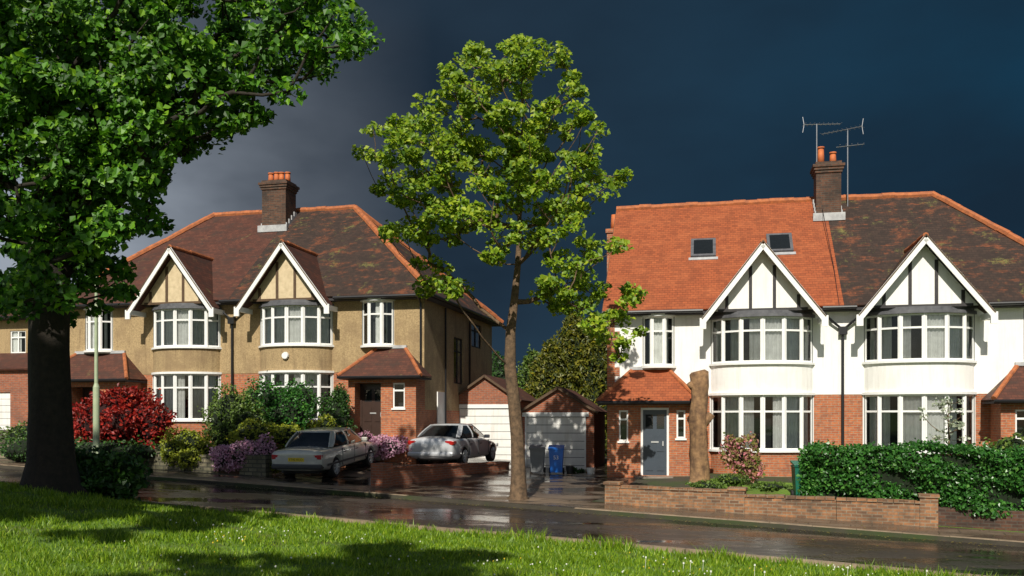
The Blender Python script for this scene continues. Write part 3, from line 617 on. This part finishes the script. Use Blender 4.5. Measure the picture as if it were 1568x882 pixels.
shrub('azalea_bush',[B(370,697,29.2,.85,.42),B(345,702,29,.4,.4),B(405,690,29.5,.4,.45)],4200,.085,M['leaf_p'])
shrub('azalea_bush',[B(598,683,32.3,.65,.4),B(570,688,32.2,.35,.35),B(560,672,32.6,.3,.3)],3000,.085,M['leaf_p'])
shrub('low_shrub',[B(290,702,29.3,.5,.3),B(420,712,29.0,.5,.25)],1800,.08,M['leaf_y'])
shrub('garden_shrub',[B(150,690,29.8,1.6,.4),B(215,692,29.8,.7,.35),B(60,690,31,1.6,.6)],3000,.1,M['leaf_d'])
shrub('undergrowth_bush',[B(155,728,19,.75,.45),B(120,732,18.8,.5,.42),B(188,742,19,.4,.32),B(140,712,19,.4,.3)],4600,.13,M['leaf_d'],lump=.5,cs=.6)
shrub('pink_flowering_shrub',[B(1135,695,27.0,.5,.6),B(1118,690,27,.3,.45),B(1150,715,26.9,.35,.4)],1700,.11,M['leaf_m'],cs=.35)
shrub('border_plants',[B(1120,735,26,.5,.18),B(1080,745,25,.5,.15),B(1180,745,25,.5,.12),B(985,752,26,.4,.12)],1800,.08,M['leaf_g'])
shrub('border_plants',[B(876,722,32,.18,.2),B(890,724,32,.14,.15)],300,.08,M['leaf_d'])
shrub('border_plants',[B(40,665,36,.9,.5),B(1550,690,26,.7,.5)],1400,.12,M['leaf_g'])
def conifer(px,Y,zt,r,n,mat='leaf_cf'):
    e=empty('conifer_tree'); x=(px-784)/F*Y; zb=-1.9; mb=MB(); H_=zt-zb
    k=n; u=rng.uniform(0,1,k)**1.2; ang=rng.uniform(0,6.283,k); fr=rng.uniform(.75,1.12,k)*(1+.24*np.sin(ang*5+u*22)+.16*np.sin(u*40+ang*2))
    rad=r*np.clip(1-u,0,1)**.55*fr
    P=np.stack([x+rad*np.cos(ang),Y+rad*np.sin(ang),zb+u*H_+.15*rng.normal(size=k)],1)
    leaves('foliage',P,.22,M[mat],e,(0,-.7,.3),aspect=.45,droop=-.8)
    for j in range(12): mb.tube((x,Y,zb+H_*j/12),(x,Y,zb+H_*(j+1)/12),r*.7*(1-j/12)**.55,r*.7*max(.02,1-(j+1)/12)**.55,12)
    mb.build('light_blocker',M['core'],e,uv=False)
conifer(845,45,3.6,1.9,8000); conifer(880,46,5.1,2.2,10000); conifer(915,45,4.4,2.0,8000); conifer(815,47,3.3,1.6,5000,'leaf_g')
conifer(760,60,4.2,2.2,3000,'leaf_d')
P=[]
for k in range(60):
    x=-90+k*3.1; y=85+8*math.sin(k*1.7); h=4+2.5*math.sin(k*2.3)+random.random()*2
    d=rng.normal(size=(160,3)); d/=np.linalg.norm(d,axis=1)[:,None]; P.append(np.array([x,y,-1+h*.3])+d*np.array([3,2.5,h*.7])*rng.uniform(.6,1,160)[:,None])
leaves('distant_trees',np.concatenate(P),.9,M['leaf_d'],None)
def hedge():
    e=empty('privet_hedge'); s0,s1,c0,c1=6.95,22,2.05,3.3; n=44000
    zt=lambda s,c: -.72-.012*(s-7)+.06*np.sin(s*2.1)+.05*np.sin(s*5.3+c*3)-.10*np.exp(-(s-6.95)*1.6)
    s=rng.uniform(s0,s1,n); c=rng.uniform(c0,c1,n); u=rng.uniform(0,1,n); face=rng.uniform(0,1,n)
    zb=np.where(s>9.7,-2.25,-2.5)
    z=np.where(face<.36,zt(s,c)+rng.normal(0,.035,n)+np.where(rng.uniform(0,1,n)<.05,.1,0), zb+(zt(s,c)-zb)*u)
    bul=.11*np.sin(s*3.3+z*4)+.07*np.sin(z*9+s*1.3)
    c=np.where((face>=.36)&(face<.9),c0-bul+rng.uniform(-.02,.16,n)+.12*np.clip((z+1.0)*1.6,0,1)**2,c)
    s=np.where(face>=.9,s0+rng.uniform(-.1,.12,n)+bul,s)
    P=np.stack([K0[0]+s*E[0]+c*NN[0],K0[1]+s*E[1]+c*NN[1],z],1); leaves('leaves',P,.095,M['leaf_h'],e,(0,-.5,.5))
    mb=MB(); x,y=xy(s0+.15,c0+.16); mb.box(0,s1-s0,0,c1-c0-.3,-3,-.9,Fr(x,y,0,-A)); mb.build('light_blocker',M['core'],e,uv=False)
hedge()
# ---------------------------------------------------------------- trees
def grow(name,trunk,clumps,K,leafS,cr,bark,leaf,k0=3,twig=.012,trunkN=12,flat=.6,droop=.3,maxr=.14,asc=.35,bias=(0,-.6,.7)):
    e=empty(name); pos=[Vector(p) for p,_ in trunk]; par=[-1]+list(range(len(trunk)-1)); fix=[r for _,r in trunk]
    order=sorted(range(len(clumps)),key=lambda i:min((clumps[i]-p).length for p in pos[k0:]))
    arr=np.array([tuple(p) for p in pos]); tips=[]
    for i in order:
        c=np.array(clumps[i]); d=np.linalg.norm(arr-c,axis=1); hd=np.linalg.norm(arr[:,:2]-c[:2],axis=1)
        cost=d+1.3*np.clip(arr[:,2]-c[2]+asc*hd,0,None); cost[:k0]=1e9
        j=int(np.argmin(cost)); p0=Vector(arr[j]); p3=Vector(c); L=(p3-p0).length; m=max(2,int(L/.4)); last=j
        for k in range(1,m+1):
            t=k/m; q=p0.lerp(p3,t)+Vector((random.gauss(0,.035),random.gauss(0,.035),-.06*L*math.sin(math.pi*t)))*(0 if k==m else 1)
            pos.append(q); par.append(last); fix.append(None); last=len(pos)-1
        arr=np.array([tuple(p) for p in pos]); tips.append(last)
    w=[0]*len(pos)
    for t in tips:
        k=t
        while k>=0: w[k]+=1; k=par[k]
    rad=[f if f else min(maxr,twig*max(1,x)**.5) for f,x in zip(fix,w)]
    tb=MB(); bb=MB()
    for i in range(1,len(pos)):
        if i<len(trunk): continue
        bb.tube(pos[par[i]],pos[i],min(rad[par[i]],maxr,rad[i]*1.25),rad[i],5,cap=False)
    rings=[]; n=trunkN
    for i,(p,r) in enumerate(trunk):
        i0=len(tb.v); p=Vector(p)
        for k in range(n):
            a=2*math.pi*k/n; rr=r*(1+.07*math.sin(3*a+i*.5)+.04*math.sin(7*a)) if i>0 else r*(1.1+.22*math.sin(4*a+1)); tb.v.append((p.x+rr*math.cos(a),p.y+rr*math.sin(a),p.z))
        rings.append(i0)
    for i in range(len(rings)-1):
        for k in range(n): a=rings[i]; b=rings[i+1]; tb.f.append((a+k,a+(k+1)%n,b+(k+1)%n,b+k))
    tb.build('trunk',bark,e,smooth=True,uv=False); bb.build('branches',bark,e,smooth=True,uv=False)
    pts=[]
    for c in clumps:
        k=int(K*random.uniform(.5,1.45)); r=cr*random.uniform(.65,1.35); d=rng.normal(size=(k,3)); d/=np.linalg.norm(d,axis=1)[:,None]; d*=(rng.uniform(.15,1,k)**.5)[:,None]
        pts.append(np.array(c)+d*np.array([r,r,r*flat]))
    leaves('leaves',np.concatenate(pts),leafS,leaf,e,bias,droop=droop,fold=.12,aspect=.8)
def clumpsfrom(lobes,Y0,dy,dens):
    out=[]
    for l in lobes:
        px,py,r=l[:3]; n=max(2,int(dens*r*r/1000*(l[3] if len(l)>3 else 1)))
        for _ in range(n):
            a=random.uniform(0,6.283); q=math.sqrt(random.random())*r
            Y=Y0+random.uniform(-1,1)*dy; out.append(W(px+q*math.cos(a),py+q*math.sin(a),Y))
    return out
lobC=[(800,78,30),(835,100,34),(775,105,34),(715,95,34),(760,140,44),(865,92,20),(868,145,32),(700,150,34),(815,185,46),(745,195,46),(885,215,40),(640,180,24),(600,222,38),(655,225,42),(575,240,26),(610,272,36),(700,265,46),(800,255,46),(898,268,38),(942,270,20),(650,298,36),(740,310,44),(850,300,42),(680,345,34),(622,335,30),(765,370,36),(830,355,34),(880,345,28),(600,368,18),(655,425,32),(690,432,22),(870,395,30),(905,375,22),(938,382,14),(840,440,32),(895,445,34),(955,468,30),(920,490,32),(972,508,20),(945,535,16),(790,300,40),(720,230,40),(800,220,36),(660,380,24),(860,470,24)]
bx,by=.16,24.1; bz=gz(bx,by)
tr=[((bx,by,bz-.15),.32),((bx,by,bz+.10),.235),((bx-.0,by,bz+.6),.195),((bx-.03,by,bz+1.6),.175),((bx-.12,by,bz+2.6),.165),((bx-.22,by,bz+3.5),.155),((bx-.2,by,bz+4.4),.13),((bx-.1,by+.05,bz+5.2),.105),((bx+.0,by+.05,bz+6.2),.08),((bx+.05,by,bz+7.2),.06),((bx+.0,by,bz+8.4),.045),((bx+.1,by,bz+9.6),.03),((bx+.15,by,bz+10.8),.015)]
grow('maple_tree',tr,clumpsfrom(lobC,24.1,1.9,7.2),78,.135,.30,M['bark'],M['leaf_c'],k0=4,twig=.0095,maxr=.09,asc=.55,bias=(0,-.8,.8))
lobL=[(40,60,110,1),(170,50,100),(290,40,75),(380,30,60),(455,20,48),(525,40,36),(556,62,20),(500,90,24),(150,150,95),(270,120,65),(350,110,50),(415,75,42),(470,95,26),(300,190,42),(355,170,42),(395,185,22),(430,125,22),(50,200,100),(150,240,75),(215,215,55),(262,225,30),(200,290,42),(236,325,26),(110,320,70),(40,310,60),(175,355,38),(120,400,42),(60,400,45),(165,415,22),(30,440,40),(90,450,35),(150,455,20),(185,440,10),(258,270,18),(-70,120,120,.6),(-60,260,90,.4),(-40,-50,110,.35),(150,-50,110,.35),(330,-50,90,.35),(480,-30,50,.4)]
bx,by=-9.1,18.0; bz=gz(bx,by)
trl=[((bx,by,bz-.3),.75),((bx,by,bz+.12),.56),((bx+.02,by,bz+.6),.44),((bx+.02,by,bz+1.6),.39),((bx,by,bz+2.8),.37),((bx+.03,by,bz+4.0),.36),((bx+.1,by,bz+5.0),.33),((bx+.2,by,bz+6.2),.27),((bx+.3,by,bz+7.4),.22),((bx+.35,by,bz+8.8),.16),((bx+.3,by,bz+10.4),.08)]
grow('unseen_tree',trl,clumpsfrom(lobL,18.0,2.4,7.2),76,.14,.31,M['bark_dk'],M['leaf_l'],k0=4,twig=.014,maxr=.16,droop=1.1,asc=.2,flat=.75,bias=(0,-.8,.7))
def bigtree(x,y,R,zc,n,K=34):
    cl=[]
    for _ in range(n):
        d=Vector((random.gauss(0,1),random.gauss(0,1),random.gauss(0,1))).normalized()*random.uniform(.3,1); cl.append(Vector((x+d.x*R[0],y+d.y*R[1],zc+d.z*R[2])))
    b=gz(x,y); t=[((x,y,b-.2),.8),((x,y,b+1),.55)]+[((x,y,b+1+(zc-b)*k/5),.55-.09*k) for k in range(1,6)]
    grow('unseen_tree',t,cl,K,.6,.85,M['bark_dk'],M['leaf_s'],k0=3,twig=.02,maxr=.16)
bigtree(-13.2,.0,(4.6,4.0,6.0),12.5,130)
bigtree(-17.0,-4.5,(4.2,3.6,3.6),24.5,55)  # unseen tree added behind the camera to shade the left tree's upper crown
bigtree(-6.0,-7.0,(2.6,2.2,1.8),14.2,14)
def pollard():
    e=empty('pollarded_tree'); p=W(1070,742,28.0); x,y=p.x,p.y; z=gz(x,y)-.1; mb=MB(); n=18
    zs=[0,.15,.5,1.1,1.6,1.9,2.2,2.6,3.0,3.4,3.47]; rs=[.36,.3,.27,.25,.26,.3,.28,.24,.25,.27,.2]
    for j,(h,r) in enumerate(zip(zs,rs)):
        for k in range(n):
            a=2*math.pi*k/n; rr=r*(1+.09*math.sin(2*a+j)+.05*math.sin(5*a+j*2)); mb.v.append((x+rr*math.cos(a)+.03*math.sin(j),y+rr*math.sin(a),z+h+(.05*math.cos(a) if j>8 else 0)))
    for j in range(len(zs)-1):
        for k in range(n): mb.f.append((j*n+k,j*n+(k+1)%n,(j+1)*n+(k+1)%n,(j+1)*n+k))
    mb.f.append(tuple((len(zs)-1)*n+k for k in range(n))); mb.build('trunk',M['bark_cut'],e,smooth=True,uv=False)
    m2=MB(); m2.tube((x+.1,y,z+1.75),(x+.36,y-.12,z+2.15),.12,.13,10); m2.tube((x-.15,y,z+2.9),(x-.3,y-.05,z+3.1),.09,.1,10); m2.build('cut_limbs',M['bark_cut'],e,smooth=True,uv=False)
pollard()
cl=[W(1452+random.gauss(0,17),640+random.uniform(-32,35),25+random.uniform(-.4,.4)) for _ in range(32)]
p=W(1452,740,25); grow('sapling_tree',[((p.x,p.y,gz(p.x,p.y)-.1),.04),((p.x,p.y,-1.2),.03),((p.x+.02,p.y,-.6),.025),((p.x,p.y,-.1),.018),((p.x,p.y,.4),.01)],cl,15,.075,.14,M['bark'],M['leaf_w'],k0=2,twig=.006,maxr=.015)
def lamp():
    x,y=xy(-14.2,.55); z=gz(x,y); e=empty('street_lamp',(x,y,z)); mb=MB()
    mb.tube((0,0,-.1),(0,0,2.6),.1,.1,12); mb.tube((0,0,2.6),(0,0,2.72),.1,.06,12); mb.tube((0,0,2.72),(0,0,6.4),.06,.045,12); mb.tube((0,0,6.4),(.25,-.5,6.6),.04,.035,8)
    mb.box(-.09,.11,-.01,.02,.3,.8,Fr(0,-.1,0,0)); mb.build('column',M['lamp'],e,smooth=False)
    h=MB(); h.box(-.12,.12,-.3,.3,-.06,.07,Matrix.Translation((.3,-.72,6.62))@Matrix.Rotation(.3,4,'Z')); h.build('lantern',M['lead'],e,bevel=.03)
lamp()
def bin_(name,px,Y,mat,h=.98,w=.5,label=None):
    x=(px-784)/F*Y; z=gz(x,Y)+.01; e=empty(name,(x,Y,z),math.radians(-6)); mb=MB(); a,b=w/2*.82,w/2
    P=[(-a,-.2,.05),(a,-.2,.05),(a,.2,.05),(-a,.2,.05),(-b,-.27,h-.12),(b,-.27,h-.12),(b,.27,h-.12),(-b,.27,h-.12)]
    for q in ((0,3,2,1),(4,5,6,7),(0,1,5,4),(1,2,6,5),(2,3,7,6),(3,0,4,7)): mb.face([P[k] for k in q])
    mb.build('body',M[mat],e,bevel=.02)
    l=MB(); l.slab([(-b-.02,-.3,h-.1),(b+.02,-.3,h-.1),(b+.02,.28,h+.0),(-b-.02,.28,h+.0)],.05); l.box(-b-.015,b+.015,-.285,.275,h-.17,h-.125); l.tube((-b+.03,.32,h-.03),(b-.03,.32,h-.03),.02); l.build('lid_and_handle',M[mat],e,bevel=.01)
    w_=MB(); [w_.tube((s*(a+.0),.2,.1),(s*(a+.06),.2,.1),.1,.1,14) for s in (-1,1)]; w_.build('wheels',M['rubber'],e)
    if label:
        c=bpy.data.curves.new('number','FONT'); c.body=label; c.size=.19; c.align_x='CENTER'; o=bpy.data.objects.new('number_label',c); COL.objects.link(o); o.parent=e
        o.rotation_euler=(math.radians(95),0,0); o.location=(0,-.262,.5); c.materials.append(M['paint'])
bin_('grey_wheelie_bin',823,31.5,'bin_g'); bin_('blue_wheelie_bin',852,31.5,'bin_b',label='53'); bin_('green_wheelie_bin',1229,25.2,'bin_gr',1.02,.52)
e=empty('plant_pot'); mb=MB(); p=W(872,727,31.8); g=gz(p.x,p.y); mb.tube((p.x,p.y,g),(p.x,p.y,g+.25),.1,.14,12); mb.build('pot',M['trim'],e)
e=empty('plant_pot'); mb=MB(); p=W(905,735,31); g=gz(p.x,p.y); mb.tube((p.x,p.y,g),(p.x,p.y,g+.22),.12,.17,12); mb.build('pot',M['white'],e)
# ---------------------------------------------------------------- cars
def car(name,rx,ry,heading,sp):
    L=sp['L']; hd=Vector((math.sin(heading),math.cos(heading))); z0=gz(rx+hd.x*.9,ry+hd.y*.9)+.01; z1=gz(rx+hd.x*(L-.9),ry+hd.y*(L-.9))+.01
    pit=math.atan2(z1-z0,L-1.8); e=empty(name,(rx,ry,z0-math.tan(pit)*.9)); e.rotation_mode='XYZ'; e.rotation_euler=(pit,0,-heading)
    hwm=sp['hw']; mb=MB(); rows=[]
    for (y,zt,zs,zb,hw) in sp['st']:
        h=[(0,zb),(hw*.8,zb),(hw*.96,zb+.08),(hw,(zb+zs)*.5),(hw*.985,zs-.1),(hw*.93,zs-.015),(hw*.8,zs+.01),(hw*.4,zt),(0,zt)]
        loop=[(x,y,z) for x,z in h]+[(-x,y,z) for x,z in h[-2:0:-1]]; rows.append(len(mb.v)); mb.v+=loop; n=len(loop)
    for a,b in zip(rows[:-1],rows[1:]):
        for k in range(n): mb.f.append((a+k,a+(k+1)%n,b+(k+1)%n,b+k))
    mb.f.append(tuple(range(rows[0],rows[0]+n))[::-1]); mb.f.append(tuple(range(rows[-1],rows[-1]+n)))
    body=mb.build('body',sp['paint'],e,smooth=True,uv=False); ss=body.modifiers.new('s','SUBSURF'); ss.levels=2; ss.render_levels=2
    ax=(sp['ra'],L-sp['fa']); R=sp['wr']
    ct=MB()
    for y in ax:
        for s in (-1,1): ct.tube((s*(hwm-.26),y,R),(s*(hwm+.2),y,R),R+.055,R+.055,28)
    cu=ct.build('wheel_arch_cutter',M['trim'],e,uv=False); bm=body.modifiers.new('c','BOOLEAN'); bm.object=cu; bm.operation='DIFFERENCE'; bm.solver='EXACT'
    dg=bpy.context.evaluated_depsgraph_get(); me=bpy.data.meshes.new_from_object(body.evaluated_get(dg)); body.modifiers.clear(); body.data=me
    bpy.data.objects.remove(cu)
    for p in body.data.polygons: p.use_smooth=True
    ia=MB(); ia.box(-hwm+.27,hwm-.27,.3,L-.3,.2,.6); ia.build('underbody',M['rubber'],e)
    t=MB(); r=MB(); rd=MB()
    for y in ax:
        for s in (-1,1):
            x=s*(hwm-.03); t.tube((x-s*.2,y,R),(x-s*.02,y,R),R,R,28); t.tube((x-s*.02,y,R),(x,y,R),R,R*.93,28)
            rd.tube((x,y,R),(x+s*.003,y,R),R*.68,R*.68,24)
            for k in range(sp['spokes']):
                a=2*math.pi*k/sp['spokes']; c=Vector((x+s*.008,y,R)); q=c+Vector((0,math.cos(a),math.sin(a)))*R*.64; r.tube(c,q,.035,.028,5)
            r.tube((x,y,R),(x+s*.02,y,R),.07,.05,12)
            for k in range(24):
                a=2*math.pi*k/24; a2=2*math.pi*(k+1)/24; r.tube((x+s*.004,y+math.cos(a)*R*.66,R+math.sin(a)*R*.66),(x+s*.004,y+math.cos(a2)*R*.66,R+math.sin(a2)*R*.66),.014,.014,4)
    t.build('tyres',M['rubber'],e,smooth=False); rd.build('wheel_backs',M['trim'],e); r.build('wheel_rims',M['rim'],e)
    yr0,yr1,yf1,yf0,zb,zr_,wb,wr=sp['gh']
    zbr,zbf=zb
    def ring(f):
        a=yr0+(yr1-yr0)*f; b=yf0+(yf1-yf0)*f; w=wb+(wr-wb)*f**1.3
        return a,b,w
    g=MB(); rows=[]
    for k in range(5):
        f=k/4; a,b,w=ring(f); lo_r=zbr-.03; lo_f=zbf-.03
        bulge=.05*math.sin(math.pi*f)
        zz_r=lo_r+(zr_-lo_r)*f; zz_f=lo_f+(zr_-lo_f)*f
        loop=[(-w*.93,a-bulge,zz_r),(0,a-.06-bulge,zz_r),(w*.93,a-bulge,zz_r),(w+bulge*.4,a+.14,zz_r),(w+bulge*.6,(a+b)/2,(zz_r+zz_f)/2),(w+bulge*.4,b-.16,zz_f),(w*.88,b,zz_f),(0,b+.09,zz_f),(-w*.88,b,zz_f),(-w-bulge*.4,b-.16,zz_f),(-w-bulge*.6,(a+b)/2,(zz_r+zz_f)/2),(-w-bulge*.4,a+.14,zz_r)]
        rows.append(len(g.v)); g.v+=loop; m=len(loop)
    for a_,b_ in zip(rows[:-1],rows[1:]):
        for k in range(m): g.f.append((a_+k,a_+(k+1)%m,b_+(k+1)%m,b_+k))
    g.build('window_glass',M['carglass'],e,smooth=True,uv=False)
    lps=[[Vector(g.v[rw+k]) for rw in rows] for k in range(m)]
    rf=MB(); top=[Vector(g.v[rows[-1]+k]) for k in range(m)]; c=sum(top,Vector())/m
    l1=[c+(v-c)*1.035+Vector((0,0,-.03)) for v in top]; l2=[c+(v-c)*1.0+Vector((0,0,.012)) for v in top]; l3=[c+(v-c)*.82+Vector((0,0,.045)) for v in top]; l4=[c+(v-c)*.4+Vector((0,0,.06)) for v in top]
    for l in (l1,l2,l3,l4): rf.v+=[tuple(v) for v in l]
    for j in range(3):
        for k in range(m): rf.f.append((j*m+k,j*m+(k+1)%m,(j+1)*m+(k+1)%m,(j+1)*m+k))
    rf.f.append(tuple(3*m+k for k in range(m))); rf.build('roof',sp['paint'],e,smooth=True,uv=False)
    pl=MB()
    def pil(k1,k2,r):
        for f in range(4):
            A_=lps[k1][f].lerp(lps[k2][f],.5); B_=lps[k1][f+1].lerp(lps[k2][f+1],.5); pl.tube(A_,B_,r,r,6)
    for k1,k2 in ((2,3),(0,11)):
        for f in range(4):
            q=[lps[k1][f],lps[k2][f],lps[k2][f+1],lps[k1][f+1]]; cc=Vector((0,q[0].y+.6,q[0].z)); pl.face([v+(v-cc).normalized()*.012 for v in q])
        for f in range(4): pl.tube(lps[k2][f],lps[k2][f+1],.03,.03,6); pl.tube(lps[k1][f],lps[k1][f+1],.025,.025,6)
    pil(5,6,.038); pil(8,9,.038)
    for k in (4,10):
        for f in range(4): pl.tube(lps[k][f],lps[k][f+1],.03,.028,6)
    pl.build('pillars',sp['paint'],e,uv=False)
    hw=hwm; zs=sp['lz']
    tl=MB(); am=MB()
    for s in (-1,1):
        tl.box(min(s*(hw-.36),s*(hw-.06)),max(s*(hw-.36),s*(hw-.06)),sp['ry']-.02,sp['ry']+.12,zs,zs+.15)
        tl.box(min(s*(hw-.1),s*(hw-.035)),max(s*(hw-.1),s*(hw-.035)),sp['ry']+.02,sp['ry']+.28,zs+.01,zs+.14)
        am.box(min(s*(hw-.36),s*(hw-.2)),max(s*(hw-.36),s*(hw-.2)),sp['ry']-.026,sp['ry'],zs+.01,zs+.06)
    tl.build('tail_lights',M['redl'],e,bevel=.02); am.build('reverse_lights',M['rim'],e)
    pt=MB(); pt.box(-.26,.26,sp['ry']-.035,sp['ry']+.05,sp['pz'],sp['pz']+.115); pt.build('number_plate',M['plate'],e)
    tx=bpy.data.curves.new('plate_text','FONT'); tx.body=sp['txt']; tx.size=.105; tx.align_x='CENTER'; to=bpy.data.objects.new('plate_text',tx); COL.objects.link(to); to.parent=e; to.rotation_euler=(math.pi/2,0,0); to.location=(0,sp['ry']-.039,sp['pz']+.022); tx.materials.append(M['black'])
    bp=MB(); bp.box(-hw+.05,hw-.05,sp['ry']-.07,sp['ry']+.2,.36,.52); bp.build('rear_bumper',M['trim'] if sp['oldb'] else sp['paint'],e,bevel=.05)
    dk=MB()
    for s in (-1,1):
        x=s*(hw-.006)
        if sp['oldb']: dk.box(min(x,x+s*.014),max(x,x+s*.014),.35,L-.5,.44,.5)
        for y in sp['doors']: dk.box(min(x-s*.02,x+s*.004),max(x-s*.02,x+s*.004),y-.008,y+.008,.35,.86)
        for y in sp['doors'][:2]: dk.box(min(x,x+s*.02),max(x,x+s*.02),y+.1,y+.27,.74,.765)
    dk.box(-.3,.3,sp['ry']-.0,sp['ry']+.02,.60,.605); dk.tube((-.45,sp['ry']-.04,.29),(-.45,sp['ry']+.15,.29),.035)
    dk.build('trim_lines',M['trim'],e)
    mr=MB()
    for s in (-1,1): mr.box(min(s*(hw-.06),s*(hw+.14)),max(s*(hw-.06),s*(hw+.14)),sp['my']-.05,sp['my']+.08,.93,1.06)
    mr.build('door_mirrors',sp['paint'],e,bevel=.03)
    hl=MB(); [hl.box(min(s*(hw-.4),s*(hw-.1)),max(s*(hw-.4),s*(hw-.1)),L-.14,L-.05,.55,.68) for s in (-1,1)]; hl.build('head_lights',M['paint'],e)
car('parked_saloon_car',-6.5,27.6,math.radians(13),dict(L=4.74,hw=.87,wr=.315,ra=1.05,fa=.85,spokes=8,paint=M['merc'],oldb=True,ry=.03,lz=.66,pz=.60,txt='F742 KLO',doors=(1.5,2.45,3.4),my=3.2,
  st=[(0,.84,.8,.42,.78),(.04,.93,.89,.34,.84),(.12,.965,.915,.28,.86),(.6,.985,.93,.24,.87),(1.1,1.0,.94,.22,.87),(2.2,.97,.94,.22,.87),(3.2,.95,.92,.22,.87),(3.5,.92,.89,.22,.87),(4.2,.85,.81,.23,.86),(4.6,.79,.75,.26,.84),(4.7,.72,.68,.32,.8),(4.74,.6,.58,.4,.74)],
  gh=(.78,1.3,2.75,3.42,(.99,.95),1.385,.78,.62)))
car('parked_silver_car',-2.85,31.7,math.radians(19),dict(L=4.8,hw=.91,wr=.335,ra=1.1,fa=.85,spokes=10,paint=M['silver'],oldb=False,ry=.05,lz=.76,pz=.66,txt='KP07 YXB',doors=(1.45,2.4,3.4),my=3.1,
  st=[(0,.8,.72,.4,.74),(.05,1.0,.92,.3,.84),(.14,1.045,.97,.25,.88),(.5,1.06,.97,.22,.91),(1.1,1.06,.97,.2,.91),(2.2,1.0,.96,.2,.91),(3.1,.98,.93,.2,.91),(3.5,.94,.88,.2,.91),(4.2,.85,.78,.22,.89),(4.6,.75,.68,.25,.83),(4.75,.62,.58,.3,.75),(4.8,.52,.5,.36,.66)],
  gh=(.62,1.35,2.55,3.45,(1.05,.97),1.43,.8,.6)))
# ---------------------------------------------------------------- light, sky, camera
EL=math.radians(41); AZ=(-.20,-1.0); h=math.hypot(*AZ); Sv=Vector((AZ[0]/h*math.cos(EL),AZ[1]/h*math.cos(EL),math.sin(EL)))
sun=bpy.data.lights.new('sun','SUN'); sun.energy=5.0; sun.angle=math.radians(.5); sun.color=(1,.95,.84); so=bpy.data.objects.new('sun',sun); COL.objects.link(so); so.rotation_euler=Sv.to_track_quat('Z','Y').to_euler(); so.location=(0,-20,30)
w=bpy.data.worlds.new('World'); SC.world=w; w.use_nodes=True; nt=w.node_tree; bg=nt.nodes['Background']
sky=nd(nt,'ShaderNodeTexSky'); sky.sky_type='NISHITA'; sky.sun_disc=False; sky.sun_elevation=EL; sky.sun_rotation=math.atan2(AZ[0],AZ[1])
nt.links.new(sky.outputs[0],bg.inputs[0]); bg.inputs[1].default_value=.055
tc=nd(nt,'ShaderNodeTexCoord').outputs['Generated']; sx=nd(nt,'ShaderNodeSeparateXYZ'); nt.links.new(tc,sx.inputs[0])
mp=nd(nt,'ShaderNodeMapping'); mp.inputs['Scale'].default_value=(1,1,2.2); nt.links.new(tc,mp.inputs[0])
n1=noise(nt,mp.outputs[0],1.9,5,.5); n2=noise(nt,mp.outputs[0],5,4,.55)
blue=mixc(nt,mrange(nt,sx.outputs[0],-.25,.5),(.024,.038,.058),(.007,.042,.082))
dark=mixc(nt,mrange(nt,n1,.40,.66,0,.8),blue,(.009,.018,.032))
lf=nd(nt,'ShaderNodeMath',operation='MULTIPLY'); nt.links.new(mrange(nt,sx.outputs[0],-.08,-.5),lf.inputs[0]); nt.links.new(mrange(nt,sx.outputs[2],.46,.1),lf.inputs[1])
lf2=nd(nt,'ShaderNodeMath',operation='MULTIPLY'); nt.links.new(lf.outputs[0],lf2.inputs[0]); nt.links.new(mrange(nt,n2,.3,.65,.9,1.8),lf2.inputs[1])
st=mixc(nt,lf2.outputs[0],dark,(.32,.36,.42))
bg2=nd(nt,'ShaderNodeBackground'); nt.links.new(st,bg2.inputs[0]); bg2.inputs[1].default_value=1.0
ms=nd(nt,'ShaderNodeMixShader'); nt.links.new(mrange(nt,sx.outputs[1],-.1,.45),ms.inputs[0]); nt.links.new(bg.outputs[0],ms.inputs[1]); nt.links.new(bg2.outputs[0],ms.inputs[2])
nt.links.new(ms.outputs[0],nt.nodes['World Output'].inputs[0])
cam=bpy.data.cameras.new('camera'); co=bpy.data.objects.new('camera',cam); COL.objects.link(co); co.location=(0,0,0); co.rotation_euler=(math.pi/2,0,0)
cam.lens=F/1568*36; cam.sensor_width=36; cam.shift_y=(640-441)/1568; cam.clip_end=5000; cam.clip_start=.1; SC.camera=co
SC.view_settings.view_transform='Standard'; SC.view_settings.look='None'; SC.view_settings.exposure=0
print('done')
